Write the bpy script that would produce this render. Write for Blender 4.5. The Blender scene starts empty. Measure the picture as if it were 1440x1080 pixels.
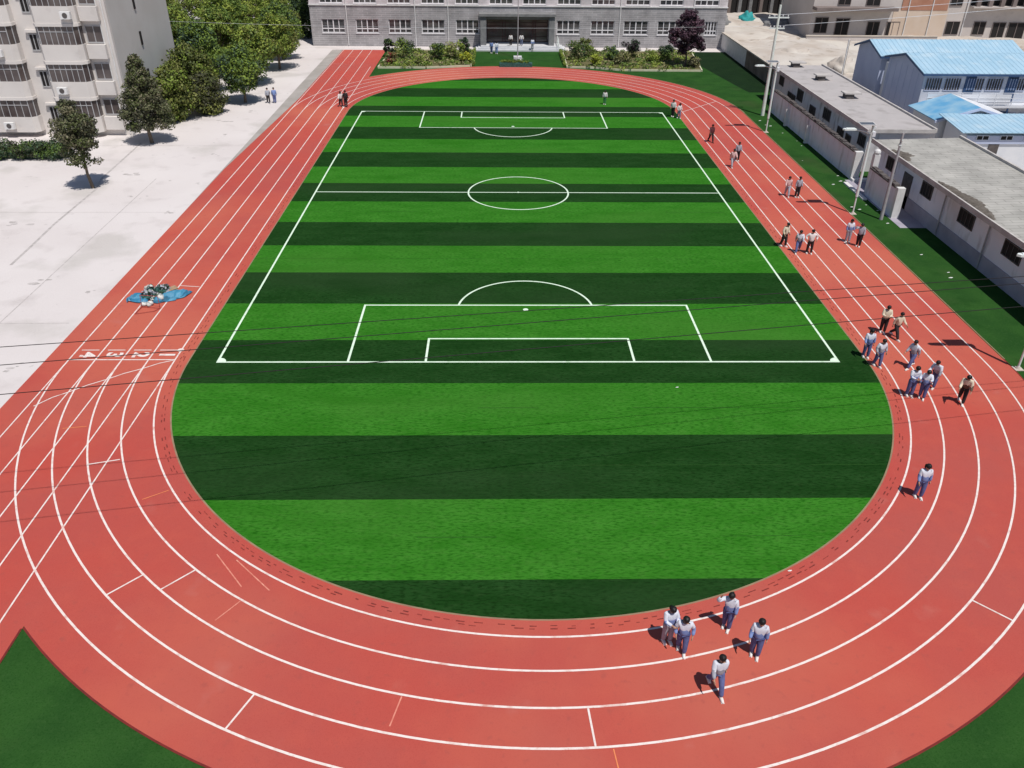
import bpy, bmesh, math, random
from mathutils import Vector, Matrix, noise
R = math.radians
S = bpy.context.scene
COL = S.collection
rnd = random.Random(7)

# ------------------------------------------------------------------ helpers
def tag(o, label=None, cat=None, group=None, kind=None):
    if label: o['label'] = label
    if cat: o['category'] = cat
    if group: o['group'] = group
    if kind: o['kind'] = kind
    return o

def empty(name, loc=(0, 0, 0), rz=0.0):
    o = bpy.data.objects.new(name, None)
    COL.objects.link(o)
    o.location = loc
    o.rotation_euler = (0, 0, rz)
    o.empty_display_size = 0.3
    return o

class MB:
    """collects faces with material indices and links them as one mesh object"""
    def __init__(s): s.v = []; s.f = []; s.m = []
    def face(s, pts, mi=0):
        n = len(s.v); s.v += [tuple(p) for p in pts]; s.f.append(tuple(range(n, n + len(pts)))); s.m.append(mi)
    def box(s, x0, x1, y0, y1, z0, z1, mi=0, M=None):
        c = [Vector((x, y, z)) for z in (z0, z1) for y in (y0, y1) for x in (x0, x1)]
        if M is not None: c = [M @ p for p in c]
        n = len(s.v); s.v += [tuple(p) for p in c]
        for q in ((0, 2, 3, 1), (4, 5, 7, 6), (0, 1, 5, 4), (2, 6, 7, 3), (0, 4, 6, 2), (1, 3, 7, 5)):
            s.f.append(tuple(n + i for i in q)); s.m.append(mi)
    def prism(s, poly, a, b, axis='y', mi=0):
        """poly in the two other axes, extruded between a and b"""
        def P(u, w, t):
            return {'y': (u, t, w), 'x': (t, u, w), 'z': (u, w, t)}[axis]
        n = len(s.v); k = len(poly)
        s.v += [P(u, w, a) for u, w in poly] + [P(u, w, b) for u, w in poly]
        s.f.append(tuple(n + i for i in range(k))[::-1]); s.m.append(mi)
        s.f.append(tuple(n + k + i for i in range(k))); s.m.append(mi)
        for i in range(k):
            j = (i + 1) % k
            s.f.append((n + i, n + j, n + k + j, n + k + i)); s.m.append(mi)
    def tube(s, pts, rad, sides=8, mi=0, cap=True):
        pts = [Vector(p) for p in pts]
        if not isinstance(rad, (list, tuple)): rad = [rad] * len(pts)
        n0 = len(s.v); u = None
        for i, p in enumerate(pts):
            d = (pts[min(i + 1, len(pts) - 1)] - pts[max(i - 1, 0)]).normalized()
            if u is None:
                u = d.cross(Vector((0, 0, 1)))
                if u.length < .05: u = d.cross(Vector((1, 0, 0)))
            u = (u - d * u.dot(d)).normalized(); w = d.cross(u)
            for k in range(sides):
                a = 2 * math.pi * k / sides
                s.v.append(tuple(p + (u * math.cos(a) + w * math.sin(a)) * rad[i]))
        for i in range(len(pts) - 1):
            for k in range(sides):
                a = n0 + i * sides + k; b = n0 + i * sides + (k + 1) % sides
                s.f.append((a, b, b + sides, a + sides)); s.m.append(mi)
        if cap:
            e = n0 + (len(pts) - 1) * sides
            s.face([s.v[n0 + k] for k in range(sides)][::-1], mi)     # caps keep vertices of their own
            s.face([s.v[e + k] for k in range(sides)], mi)
    def ball(s, c, r, seg=10, rings=7, mi=0, zmin=-1.0, jit=0.0, rs=None):
        c = Vector(c); r = Vector(r) if hasattr(r, '__len__') else Vector((r, r, r))
        n0 = len(s.v); t0 = math.acos(max(-1, min(1, zmin)))
        for i in range(rings + 1):
            t = t0 * i / rings
            for k in range(seg):
                a = 2 * math.pi * k / seg
                d = Vector((math.sin(t) * math.cos(a), math.sin(t) * math.sin(a), math.cos(t)))
                q = 1 + (jit * noise.noise(d * 2.3 + c) if jit else 0)
                s.v.append((c.x + d.x * r.x * q, c.y + d.y * r.y * q, c.z + d.z * r.z * q))
        for i in range(rings):
            for k in range(seg):
                a = n0 + i * seg + k; b = n0 + i * seg + (k + 1) % seg
                s.f.append((a, a + seg, b + seg, b)); s.m.append(mi)
    def mesh(s, name, mats, smooth=False):
        me = bpy.data.meshes.new(name)
        me.from_pydata(s.v, [], s.f)
        for m in (mats if isinstance(mats, (list, tuple)) else [mats]): me.materials.append(m)
        me.polygons.foreach_set('material_index', s.m)
        if smooth: me.polygons.foreach_set('use_smooth', [len(f) <= 4 for f in s.f])
        me.update()
        return me
    def build(s, name, mats, parent=None, smooth=False):
        o = bpy.data.objects.new(name, s.mesh(name, mats, smooth))
        COL.objects.link(o)
        if parent: o.parent = parent
        return o

def copy_tree(o, parent=None):
    c = o.copy(); COL.objects.link(c); c.parent = parent
    for ch in list(o.children): copy_tree(ch, c)
    return c

# ---------------------------------------------------------------- materials
def mat(name, col, rough=.8, col2=None, scale=4.0, detail=4, lo=.35, hi=.65, bump=0.0, bscale=None, spec=.3, stretch=(1, 1, 1), metal=0.0, layers=()):
    m = bpy.data.materials.new(name); m.use_nodes = True
    nt = m.node_tree; b = nt.nodes['Principled BSDF']
    b.inputs['Roughness'].default_value = rough
    b.inputs['Specular IOR Level'].default_value = spec
    b.inputs['Metallic'].default_value = metal
    b.inputs['Base Color'].default_value = (*col, 1)
    tc = nt.nodes.new('ShaderNodeTexCoord'); mp = nt.nodes.new('ShaderNodeMapping')
    mp.inputs['Scale'].default_value = stretch
    nt.links.new(tc.outputs['Object'], mp.inputs['Vector'])
    cur = None
    if col2:
        for (c2, sc, l, h, amt) in [(col2, scale, lo, hi, 1.0)] + list(layers):
            nz = nt.nodes.new('ShaderNodeTexNoise'); nz.inputs['Scale'].default_value = sc; nz.inputs['Detail'].default_value = detail
            nt.links.new(mp.outputs[0], nz.inputs['Vector'])
            mr = nt.nodes.new('ShaderNodeMapRange'); mr.inputs[1].default_value = l; mr.inputs[2].default_value = h
            mr.inputs[3].default_value = 0; mr.inputs[4].default_value = amt
            nt.links.new(nz.outputs['Fac'], mr.inputs[0])
            mx = nt.nodes.new('ShaderNodeMix'); mx.data_type = 'RGBA'
            nt.links.new(mr.outputs[0], mx.inputs[0])
            if cur is None: mx.inputs[6].default_value = (*col, 1)
            else: nt.links.new(cur, mx.inputs[6])
            mx.inputs[7].default_value = (*c2, 1)
            cur = mx.outputs[2]
        nt.links.new(cur, b.inputs['Base Color'])
    if bump:
        nb = nt.nodes.new('ShaderNodeTexNoise'); nb.inputs['Scale'].default_value = bscale or scale * 3; nb.inputs['Detail'].default_value = 5
        nt.links.new(mp.outputs[0], nb.inputs['Vector'])
        bp = nt.nodes.new('ShaderNodeBump'); bp.inputs['Strength'].default_value = bump; bp.inputs['Distance'].default_value = .05
        nt.links.new(nb.outputs['Fac'], bp.inputs['Height']); nt.links.new(bp.outputs[0], b.inputs['Normal'])
    return m

def brick_mat(name, c1, c2, mortar, w, h, ms=.02, rough=.85, plane='xz', offset=.5, noise_amt=.25):
    """brick / tile / panel pattern in object metres"""
    m = mat(name, c1, rough); nt = m.node_tree; b = nt.nodes['Principled BSDF']
    tc = nt.nodes.new('ShaderNodeTexCoord'); sp = nt.nodes.new('ShaderNodeSeparateXYZ'); cb = nt.nodes.new('ShaderNodeCombineXYZ')
    nt.links.new(tc.outputs['Object'], sp.inputs[0])
    nt.links.new(sp.outputs['XYZ'.index(plane[0].upper())], cb.inputs[0]); nt.links.new(sp.outputs['XYZ'.index(plane[1].upper())], cb.inputs[1])
    bk = nt.nodes.new('ShaderNodeTexBrick'); bk.offset = offset
    bk.inputs['Color1'].default_value = (*c1, 1); bk.inputs['Color2'].default_value = (*c2, 1); bk.inputs['Mortar'].default_value = (*mortar, 1)
    bk.inputs['Scale'].default_value = 1; bk.inputs['Brick Width'].default_value = w; bk.inputs['Row Height'].default_value = h
    bk.inputs['Mortar Size'].default_value = ms; bk.inputs['Bias'].default_value = 0
    nt.links.new(cb.outputs[0], bk.inputs['Vector'])
    nz = nt.nodes.new('ShaderNodeTexNoise'); nz.inputs['Scale'].default_value = .6; nz.inputs['Detail'].default_value = 6
    nt.links.new(tc.outputs['Object'], nz.inputs['Vector'])
    mr = nt.nodes.new('ShaderNodeMapRange'); mr.inputs[1].default_value = .3; mr.inputs[2].default_value = .7; mr.inputs[3].default_value = 1 - noise_amt; mr.inputs[4].default_value = 1 + noise_amt * .6
    nt.links.new(nz.outputs['Fac'], mr.inputs[0])
    hv = nt.nodes.new('ShaderNodeHueSaturation')
    nt.links.new(mr.outputs[0], hv.inputs['Value']); nt.links.new(bk.outputs['Color'], hv.inputs['Color'])
    nt.links.new(hv.outputs[0], b.inputs['Base Color'])
    bp = nt.nodes.new('ShaderNodeBump'); bp.inputs['Strength'].default_value = .4; bp.inputs['Distance'].default_value = .01
    nt.links.new(bk.outputs['Fac'], bp.inputs['Height']); bp.invert = True
    nt.links.new(bp.outputs[0], b.inputs['Normal'])
    return m

def leaf_mat(name, col, rough=.6, var=.35):
    m = mat(name, col, rough, tuple(c * (1 + var) for c in col), scale=.9, spec=.25)
    b = m.node_tree.nodes['Principled BSDF']
    b.inputs['Subsurface Weight'].default_value = 0
    return m

M = {}
# artificial turf: fine grain, streaked along the rolls (x)
M['turf_light'] = mat('turf_light', (.029, .160, .012), .95, (.043, .196, .019), 1.3, 6, bump=.5, bscale=40, stretch=(.35, 1, 1), spec=.03,
                      layers=[((.065, .21, .030), 7, .5, .72, .65), ((.010, .088, .004), 14, .46, .66, .8), ((.046, .165, .020), .16, .5, .66, .6), ((.016, .118, .005), .45, .55, .72, .5)])
M['turf_dark'] = mat('turf_dark', (.0095, .044, .0075), .95, (.0155, .058, .0125), 1.3, 6, bump=.5, bscale=40, stretch=(.35, 1, 1), spec=.03,
                     layers=[((.028, .074, .020), 7, .5, .72, .6), ((.004, .023, .003), 14, .46, .66, .8), ((.020, .048, .016), .16, .5, .66, .6), ((.006, .032, .005), .45, .55, .72, .5)])
M['turf_apron'] = mat('turf_apron', (.020, .068, .015), .9, (.030, .092, .019), .5, 6, bump=.5, bscale=30, spec=.03,
                      layers=[((.040, .10, .026), 8, .52, .72, .5), ((.010, .048, .007), 20, .5, .7, .6), ((.045, .072, .026), .22, .55, .7, .55), ((.010, .045, .008), .7, .55, .72, .5)])
M['turf_deep'] = mat('turf_deep', (.0085, .023, .0085), .9, (.011, .029, .010), .6, 6, bump=.4, bscale=30, spec=.06)
M['track'] = mat('track_rubber', (.485, .072, .051), .70, (.435, .082, .064), .22, 5, bump=.35, bscale=90, spec=.35,
                 layers=[((.51, .092, .062), 1.3, .5, .75, .5), ((.37, .048, .034), 35, .5, .7, .5), ((.54, .132, .080), .07, .47, .62, .75), ((.40, .054, .052), .045, .52, .64, .6), ((.35, .072, .056), 3.5, .6, .75, .5), ((.48, .16, .13), .55, .64, .78, .5)])
M['track_rim_shade'] = mat('track_rim_shade', (.20, .022, .018), .9, (.13, .02, .018), 3)
M['tan_edge'] = mat('tan_edge', (.30, .215, .13), .9, (.24, .16, .10), 2)
M['line_white'] = mat('line_paint', (.78, .70, .66), .7, (.70, .56, .50), 6, lo=.45, hi=.8, layers=[((.56, .22, .17), 2.2, .56, .74, .75), ((.62, .34, .28), 9, .58, .72, .6)])
M['line_turf'] = mat('line_turf', (.62, .80, .60), .85, (.74, .86, .72), 5, layers=[((.30, .50, .26), 2.6, .58, .75, .6)])
M['line_orange'] = mat('line_orange', (.78, .27, .10), .8, (.70, .20, .09), 6)
M['line_pink'] = mat('line_pink', (.72, .30, .22), .8, (.60, .18, .13), 6)
M['drain'] = mat('drain_dark', (.27, .042, .032), .9, (.13, .024, .02), 5)
M['concrete'] = mat('yard_concrete', (.61, .56, .545), .9, (.665, .62, .605), .12, 6, bump=.3, bscale=8,
                    layers=[((.50, .455, .44), .5, .55, .75, .7), ((.36, .34, .32), 1.4, .66, .78, .8), ((.65, .60, .59), 6, .5, .7, .35), ((.47, .44, .41), .18, .56, .66, .6), ((.40, .37, .35), 4.5, .7, .8, .6)])
M['asphalt_strip'] = mat('grey_strip', (.32, .295, .27), .95, (.39, .36, .335), .6, 6, bump=.4, bscale=20)
M['crack'] = mat('crack', (.38, .35, .335), .95, (.53, .49, .475), 3)
M['ground'] = mat('ground', (.34, .30, .25), .95, (.42, .38, .33), .1, 6)
M['dirt'] = mat('dirt', (.46, .40, .345), .95, (.54, .50, .455), .25, 7, bump=.6, bscale=3,
                layers=[((.30, .245, .19), .7, .55, .7, .7), ((.60, .56, .50), .12, .5, .62, .8)])
M['grey_brick'] = brick_mat('grey_brick', (.30, .29, .295), (.36, .345, .35), (.46, .44, .445), 1.2, .26, .03)
M['white_tile'] = brick_mat('white_tile', (.70, .64, .65), (.66, .61, .62), (.55, .50, .51), .6, .3, .012)
M['white'] = mat('white_paint', (.76, .75, .74), .6, (.66, .65, .64), 2)
M['frame_white'] = mat('frame_white', (.78, .76, .77), .5, (.70, .68, .69), 3)
M['glass'] = mat('glass_dark', (.045, .045, .05), .12, (.10, .095, .095), 1.1, 3, lo=.45, hi=.6, spec=.5)
M['glass_warm'] = mat('glass_warm', (.06, .045, .045), .15, (.12, .10, .095), .7, 3, spec=.5)
M['dark'] = mat('dark_opening', (.018, .016, .016), .8)
M['darkred'] = mat('dark_red_frame', (.07, .028, .03), .5, (.05, .02, .022), 3)
M['grey_stone'] = mat('grey_stone', (.17, .17, .175), .8, (.23, .23, .23), 2)
M['step'] = mat('step_stone', (.52, .53, .55), .8, (.60, .60, .62), 1.5)
M['apt_wall'] = mat('apartment_wall', (.62, .58, .55), .9, (.68, .64, .61), .4, 5, layers=[((.48, .44, .42), 1.2, .6, .8, .5)])
M['apt_side'] = mat('apartment_side', (.52, .505, .48), .9, (.56, .55, .53), .3, 5, layers=[((.47, .45, .43), .8, .58, .8, .5)])
M['win_frame_grey'] = mat('win_frame_grey', (.42, .42, .43), .5)
M['shed_wall'] = mat('shed_wall', (.56, .545, .56), .95, (.64, .625, .64), .6, 6, layers=[((.25, .23, .23), 1.9, .54, .72, .75)], stretch=(1, 1, .35))
M['court_wall'] = mat('court_wall', (.74, .72, .78), .95, (.80, .78, .83), .5, 6, stretch=(1, 1, .3), layers=[((.40, .37, .38), 1.6, .56, .74, .7), ((.55, .48, .44), .6, .55, .7, .5)])
M['plinth'] = mat('plinth', (.30, .285, .34), .95, (.38, .36, .42), .8, 6)
M['coping'] = mat('coping_dark', (.075, .065, .065), .9, (.13, .115, .11), 2.5)
M['roof_grey'] = mat('roof_grey', (.40, .375, .37), .95, (.45, .42, .415), .35, 6, layers=[((.27, .25, .24), .9, .54, .72, .65), ((.48, .46, .44), 5, .55, .7, .4), ((.22, .20, .19), .35, .58, .72, .5)])
M['roof_tile'] = brick_mat('roof_tile', (.42, .405, .375), (.38, .37, .34), (.28, .27, .245), 1.4, .42, .03, plane='xy', noise_amt=.22)
M['roof_edge'] = mat('roof_edge', (.55, .52, .50), .9, (.42, .39, .37), 1.5)
M['moss'] = mat('roof_dirt', (.10, .085, .07), .95, (.16, .14, .12), 4, bump=.8, bscale=10)
M['blue_roof'] = mat('blue_roof', (.31, .49, .62), .6, (.37, .54, .66), .3, 4, spec=.4, layers=[((.46, .59, .67), .8, .52, .7, .7), ((.24, .36, .44), 2.5, .6, .78, .6)])
M['blue_bright'] = mat('blue_bright', (.12, .36, .60), .5, (.30, .50, .64), .8, 4, spec=.4)
M['blue_trim'] = mat('blue_trim', (.03, .07, .17), .5, (.05, .10, .2), 3)
M['prefab_wall'] = mat('prefab_wall', (.42, .47, .63), .7, (.48, .53, .68), .6, 5)
M['prefab_grey'] = mat('prefab_grey', (.52, .56, .64), .7, (.58, .61, .68), .6, 5)
M['prefab_white'] = mat('prefab_white', (.66, .68, .72), .7, (.72, .73, .76), 1)
M['beige'] = mat('beige_render', (.50, .45, .42), .9, (.56, .51, .48), .35, 6, layers=[((.40, .36, .34), 1.2, .58, .75, .5)])
M['beige_warm'] = mat('beige_warm', (.58, .46, .36), .9, (.62, .51, .42), .6, 6)
M['terracotta'] = mat('terracotta', (.36, .17, .11), .9, (.42, .22, .15), .8, 6)
M['brown_wall'] = mat('brown_wall', (.16, .13, .12), .95, (.22, .18, .17), .5, 6)
M['wall_brown'] = mat('rough_brown_wall', (.17, .13, .10), .95, (.26, .21, .17), .7, 6, bump=.5, bscale=6)
M['cap'] = mat('wall_cap', (.58, .52, .45), .9, (.48, .42, .36), 1)
M['galv'] = mat('galvanised', (.78, .82, .80), .5, (.68, .73, .70), 2)
M['pole_conc'] = mat('pole_concrete', (.76, .80, .74), .9, (.64, .68, .62), 2)
M['pole_grey'] = mat('pole_grey', (.42, .40, .41), .9, (.34, .32, .33), 3)
M['panel'] = mat('solar_cells', (.10, .11, .13), .35, spec=.5)
M['black'] = mat('black_rubber', (.012, .011, .011), .6)
M['bark'] = mat('bark', (.13, .10, .075), .95, (.19, .15, .11), 6, bump=.6, bscale=20)
M['teal'] = mat('teal_net', (.02, .24, .25), .8, (.04, .33, .33), 2)
M['tarp'] = mat('blue_tarp', (.022, .165, .30), .6, (.06, .26, .40), 2.5, 5, spec=.5, layers=[((.30, .42, .55), 5, .58, .75, .6)])
M['sack'] = mat('white_sack', (.70, .70, .66), .8, (.55, .56, .52), 6)
M['net_green'] = mat('dark_green_net', (.02, .07, .06), .9, (.05, .13, .11), 8)
M['red_steel'] = mat('red_steel', (.34, .05, .04), .5)
M['cardboard'] = mat('cardboard', (.30, .20, .12), .9, (.38, .27, .17), 5)
M['soil'] = mat('garden_soil', (.10, .10, .04), .95, (.15, .13, .06), 2)
M['kerb'] = mat('garden_kerb', (.52, .50, .34), .9, (.60, .58, .44), 2)
M['paper'] = mat('paper', (.75, .76, .73), .8)
# foliage
M['leaf_olive'] = leaf_mat('leaf_olive', (.125, .135, .034)); M['leaf_olive2'] = leaf_mat('leaf_olive2', (.060, .075, .022))
M['leaf_green'] = leaf_mat('leaf_green', (.145, .205, .032)); M['leaf_green2'] = leaf_mat('leaf_green2', (.080, .130, .028)); M['leaf_lime'] = leaf_mat('leaf_lime', (.22, .27, .045))
M['leaf_grey'] = leaf_mat('leaf_grey', (.105, .115, .055)); M['leaf_grey2'] = leaf_mat('leaf_grey2', (.050, .052, .030)); M['leaf_grey3'] = leaf_mat('leaf_grey3', (.135, .125, .075))
M['leaf_purple'] = leaf_mat('leaf_purple', (.060, .030, .045)); M['leaf_purple2'] = leaf_mat('leaf_purple2', (.030, .016, .026)); M['leaf_purple3'] = leaf_mat('leaf_purple3', (.11, .06, .08))
M['leaf_yellow'] = leaf_mat('leaf_yellow', (.34, .36, .03)); M['leaf_yellow2'] = leaf_mat('leaf_yellow2', (.22, .27, .03))
M['leaf_dark'] = leaf_mat('leaf_dark', (.022, .045, .022)); M['leaf_dark2'] = leaf_mat('leaf_dark2', (.045, .075, .04))
M['leaf_tan'] = leaf_mat('leaf_tan', (.26, .24, .12)); M['leaf_red'] = leaf_mat('leaf_red', (.20, .03, .035))
# people
M['skin'] = mat('skin', (.42, .25, .17), .6); M['hair'] = mat('hair_black', (.012, .010, .010), .5)
M['eye'] = mat('eye_dark', (.02, .015, .015), .4); M['lip'] = mat('lip', (.35, .12, .10), .6)
M['u_white'] = mat('uniform_white', (.66, .68, .74), .85, (.58, .60, .68), 8); M['u_blue'] = mat('uniform_blue', (.17, .25, .50), .85, (.22, .30, .55), 8)
M['u_navy'] = mat('uniform_navy', (.085, .105, .25), .85, (.12, .145, .31), 8); M['u_grey'] = mat('grey_cloth', (.30, .31, .36), .85, (.38, .39, .44), 8)
M['c_white'] = mat('white_cloth', (.74, .70, .68), .85, (.64, .61, .60), 8); M['c_cream'] = mat('cream_cloth', (.68, .60, .46), .85, (.60, .52, .40), 8)
M['c_black'] = mat('black_cloth', (.020, .016, .018), .85, (.035, .028, .03), 8); M['c_maroon'] = mat('maroon_cloth', (.09, .025, .03), .85, (.13, .04, .045), 8)
M['c_brown'] = mat('brown_cloth', (.10, .075, .05), .85, (.14, .11, .08), 8); M['c_pink'] = mat('pink_cloth', (.68, .46, .44), .85, (.58, .40, .38), 8)
M['c_green'] = mat('green_cloth', (.05, .22, .08), .85, (.08, .28, .1), 8); M['c_denim'] = mat('denim', (.11, .13, .22), .85, (.16, .19, .30), 8)
M['shoe_white'] = mat('shoe_white', (.74, .70, .66), .6); M['shoe_black'] = mat('shoe_black', (.02, .02, .02), .5)

# ------------------------------------------------- track geometry (metres)
XC, Y1, Y2, R1, LW = 1.58, 33.12, 80.86, 16.48, 1.22
YM = (Y1 + Y2) / 2
def stadium(r, n=72):
    p = []
    for i in range(n + 1):
        a = math.pi + math.pi * i / n
        p.append((XC + r * math.cos(a), Y1 + r * math.sin(a)))
    for i in range(n + 1):
        a = math.pi * i / n
        p.append((XC + r * math.cos(a), Y2 + r * math.sin(a)))
    return p
def ring(mb, r0, r1, z, n=96, mi=0):
    a = stadium(r0, n); b = stadium(r1, n); k = len(a); o = len(mb.v)
    mb.v += [(x, y, z) for x, y in a] + [(x, y, z) for x, y in b]
    for i in range(k):
        j = (i + 1) % k
        mb.f.append((o + i, o + k + i, o + k + j, o + j)); mb.m.append(mi)
def strip(mb, p, q, w, z, mi=0):
    p = Vector(p).to_2d(); q = Vector(q).to_2d(); d = (q - p).normalized(); n = Vector((-d.y, d.x)) * w / 2
    mb.face([(*(p + n), z), (*(p - n), z), (*(q - n), z), (*(q + n), z)], mi)
def polyline(mb, pts, w, z, mi=0):
    pts = [Vector(a).to_2d() for a in pts]; L = []
    for i, a in enumerate(pts):
        d = (pts[min(i + 1, len(pts) - 1)] - pts[max(i - 1, 0)]).normalized(); L.append((a, Vector((-d.y, d.x)) * w / 2))
    for i in range(len(L) - 1):
        (a, n), (b, m_) = L[i], L[i + 1]
        mb.face([(*(a + n), z), (*(a - n), z), (*(b - m_), z), (*(b + m_), z)], mi)
def struct(mb, name, mats, smooth=False):
    o = mb.build(name, mats, None, smooth); o['kind'] = 'structure'; return o
def rect(mb, x0, x1, y0, y1, z, mi=0): mb.face([(x0, y0, z), (x1, y0, z), (x1, y1, z), (x0, y1, z)], mi)

# ground, yard, turf
g = MB(); rect(g, -900, 900, -300, 1500, -.06); struct(g, 'ground', M['ground'])
g = MB()
cx = [(-14.2, -12), (-20.75, -12), (-20.75, 29), (-21.6, 62), (-22.6, 92), (-23.6, 113.6), (-14.6, 113.6), (-14.6, 116.4), (-1.8, 116.4)]
g.face([(-95, -12, -.02), (-20.75, -12, -.02), (-20.75, 40, -.02), (-20.95, 62, -.02), (-21.2, 92, -.02), (-21.3, 113.75, -.02), (-21.3, 160, -.02), (-95, 160, -.02)])
rect(g, -21.3, 30.0, 113.75, 117.5, -.02)
struct(g, 'concrete_yard', M['concrete'])
g = MB()
g.face([(-20.75, -12, -.012), (-20.7, -12, -.012), (-20.7, 113.75, -.012), (-21.3, 113.75, -.012), (-21.2, 92, -.012), (-20.95, 62, -.012), (-20.75, 40, -.012)])
struct(g, 'grey_strip', M['asphalt_strip'])
g = MB()
rect(g, -14.35, 30.05, -12, 113.75, -.008)
struct(g, 'turf_apron', M['turf_apron'])
g = MB(); g.face([(24.6, 105.6, -.003), (26.3, 93.5, -.003), (26.9, 89.9, -.003), (30.0, 89.9, -.003), (30.0, 113.7, -.003), (25.9, 113.7, -.003)])
struct(g, 'turf_patch', M['turf_deep'])
g = MB(); pts = [(-27.9, 44), (-28.1, 47), (-28.4, 50.5), (-28.5, 54), (-28.6, 57.5), (-29.2, 60), (-29.5, 65), (-29.8, 69.5)]
polyline(g, pts, .16, -.016)
polyline(g, [(-95, 99.5), (-60, 99.6), (-22.9, 100.3)], .10, -.016)
polyline(g, [(-24.6, 20), (-24.9, 40), (-25.2, 60)], .05, -.016)
for y in (36, 52, 68, 84, 107): strip(g, (-90, y), (-21.4, y + .8), .035, -.016)
rs = random.Random(8)
for (x, y, r) in [(-21.9, 32.4, .35), (-25.05, 41.8, .45), (-21.9, 40.4, .3), (-21.7, 52.8, .35), (-27.4, 61, .6), (-24.6, 76.9, .5), (-23.6, 72, .35), (-25.6, 56, .3), (-31, 50.5, .7), (-27.5, 36, .4), (-23.4, 80.5, .4), (-22.6, 66, .3), (-30, 40, .5)]:
    for q in range(4):
        cx_, cy_ = x + rs.gauss(0, r * .6), y + rs.gauss(0, r * .5); rr_ = r * rs.uniform(.25, .6)
        g.face([(cx_ + rr_ * rs.uniform(.6, 1.2) * math.cos(t), cy_ + rr_ * .6 * rs.uniform(.6, 1.2) * math.sin(t), -.0165 + q * .0004) for t in [2 * math.pi * k / 14 for k in range(14)]])
struct(g, 'yard_joint', M['crack'])

# red track: ring + straight sprint strip
g = MB(); ring(g, 15.85, 22.36, .010); struct(g, 'running_track', M['track'])
def bend(mb, cy, r0, r1, a0, a1, z, n=80):
    for k in range(n):
        a, b_ = a0 + (a1 - a0) * k / n, a0 + (a1 - a0) * (k + 1) / n
        mb.face([(XC + r0 * math.cos(a), cy + r0 * math.sin(a), z), (XC + r1 * math.cos(a), cy + r1 * math.sin(a), z), (XC + r1 * math.cos(b_), cy + r1 * math.sin(b_), z), (XC + r0 * math.cos(b_), cy + r0 * math.sin(b_), z)])
AN = math.pi + math.acos(15.7 / 22.42); AF = math.pi - math.acos(15.9 / 22.42)
g = MB(); bend(g, Y1, 22.36, 22.42, AN, 2 * math.pi, .0125); rect(g, XC - 15.76, XC - 15.70, -12, 17.1, .0125)  # thin dark red band paints the shade along the track's raised edge
struct(g, 'track_rim_shade', M['track_rim_shade'])
g = MB(); ring(g, 15.79, 15.85, .008); struct(g, 'track_inner_edge', M['tan_edge'])
g = MB(); bend(g, Y2, 22.42, 22.52, 0, AF, .001); rect(g, XC + 22.42, XC + 22.48, Y1, Y2, .001)
struct(g, 'track_outer_edge', M['tan_edge'])
g = MB(); rect(g, XC - 22.42, XC - 15.7, -12, 34, .004); rect(g, XC - 22.42, XC - 15.9, 34, 113.7, .004)
struct(g, 'sprint_track', M['track'])
g = MB(); g.face([(-20.85, 62, .0145), (-20.55, 70, .0145), (-19.95, 86, .0145), (-19.9, 113.7, .0145), (-20.85, 113.7, .0145)]); struct(g, 'dusty_edge', M['asphalt_strip'])

# infield: 4 m mown stripes, alternating turf colour
g = MB()
def halfw(y, r):
    if y < Y1: d = r * r - (Y1 - y) ** 2; return math.sqrt(max(d, 0))
    if y > Y2: d = r * r - (y - Y2) ** 2; return math.sqrt(max(d, 0))
    return r
ri = 15.79; y0 = YM - 42
k = 0; b = []
y = Y1 - ri
edges = [Y1 - ri] + [YM - 2 + 4 * i for i in range(-9, 11) if Y1 - ri < YM - 2 + 4 * i < Y2 + ri] + [Y2 + ri]
for i in range(len(edges) - 1):
    a, c = edges[i], edges[i + 1]
    ci = round((((a + c) / 2) - YM) / 4)
    if i == 0: ci = round((c - 2 - YM) / 4)
    if i == len(edges) - 2: ci = round((a + 2 - YM) / 4)
    dark = ci % 2 == 0
    n = 24 if (a < Y1 + 1 or c > Y2 - 1) else 2
    L = [(a + (c - a) * (1 - math.cos(math.pi * j / n)) / 2) for j in range(n + 1)]
    poly = [(XC - halfw(t, ri), t, .006) for t in L] + [(XC + halfw(t, ri), t, .006) for t in reversed(L)]
    out = []
    for p in poly:
        if not out or (Vector(out[-1]) - Vector(p)).length > 1e-4: out.append(p)
    if (Vector(out[0]) - Vector(out[-1])).length < 1e-4: out.pop()
    g.face(out[::-1], 1 if dark else 0)
struct(g, 'infield_turf', [M['turf_light'], M['turf_dark']])
g = MB(); rs = random.Random(12)
for i in range(-9, 11):
    y = YM + 4 * i
    if not Y1 - ri + .5 < y < Y2 + ri - .5: continue
    x, hw = XC - halfw(y, ri) + .1, XC + halfw(y, ri) - .1
    while x < hw:
        l = rs.uniform(2, 7)
        if rs.random() < .55: strip(g, (x, y + rs.uniform(-.01, .01)), (min(hw, x + l), y + rs.uniform(-.01, .01)), rs.uniform(.012, .028), .0085)
        x += l + rs.uniform(0, 2)
struct(g, 'turf_seams', M['turf_apron'])

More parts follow.
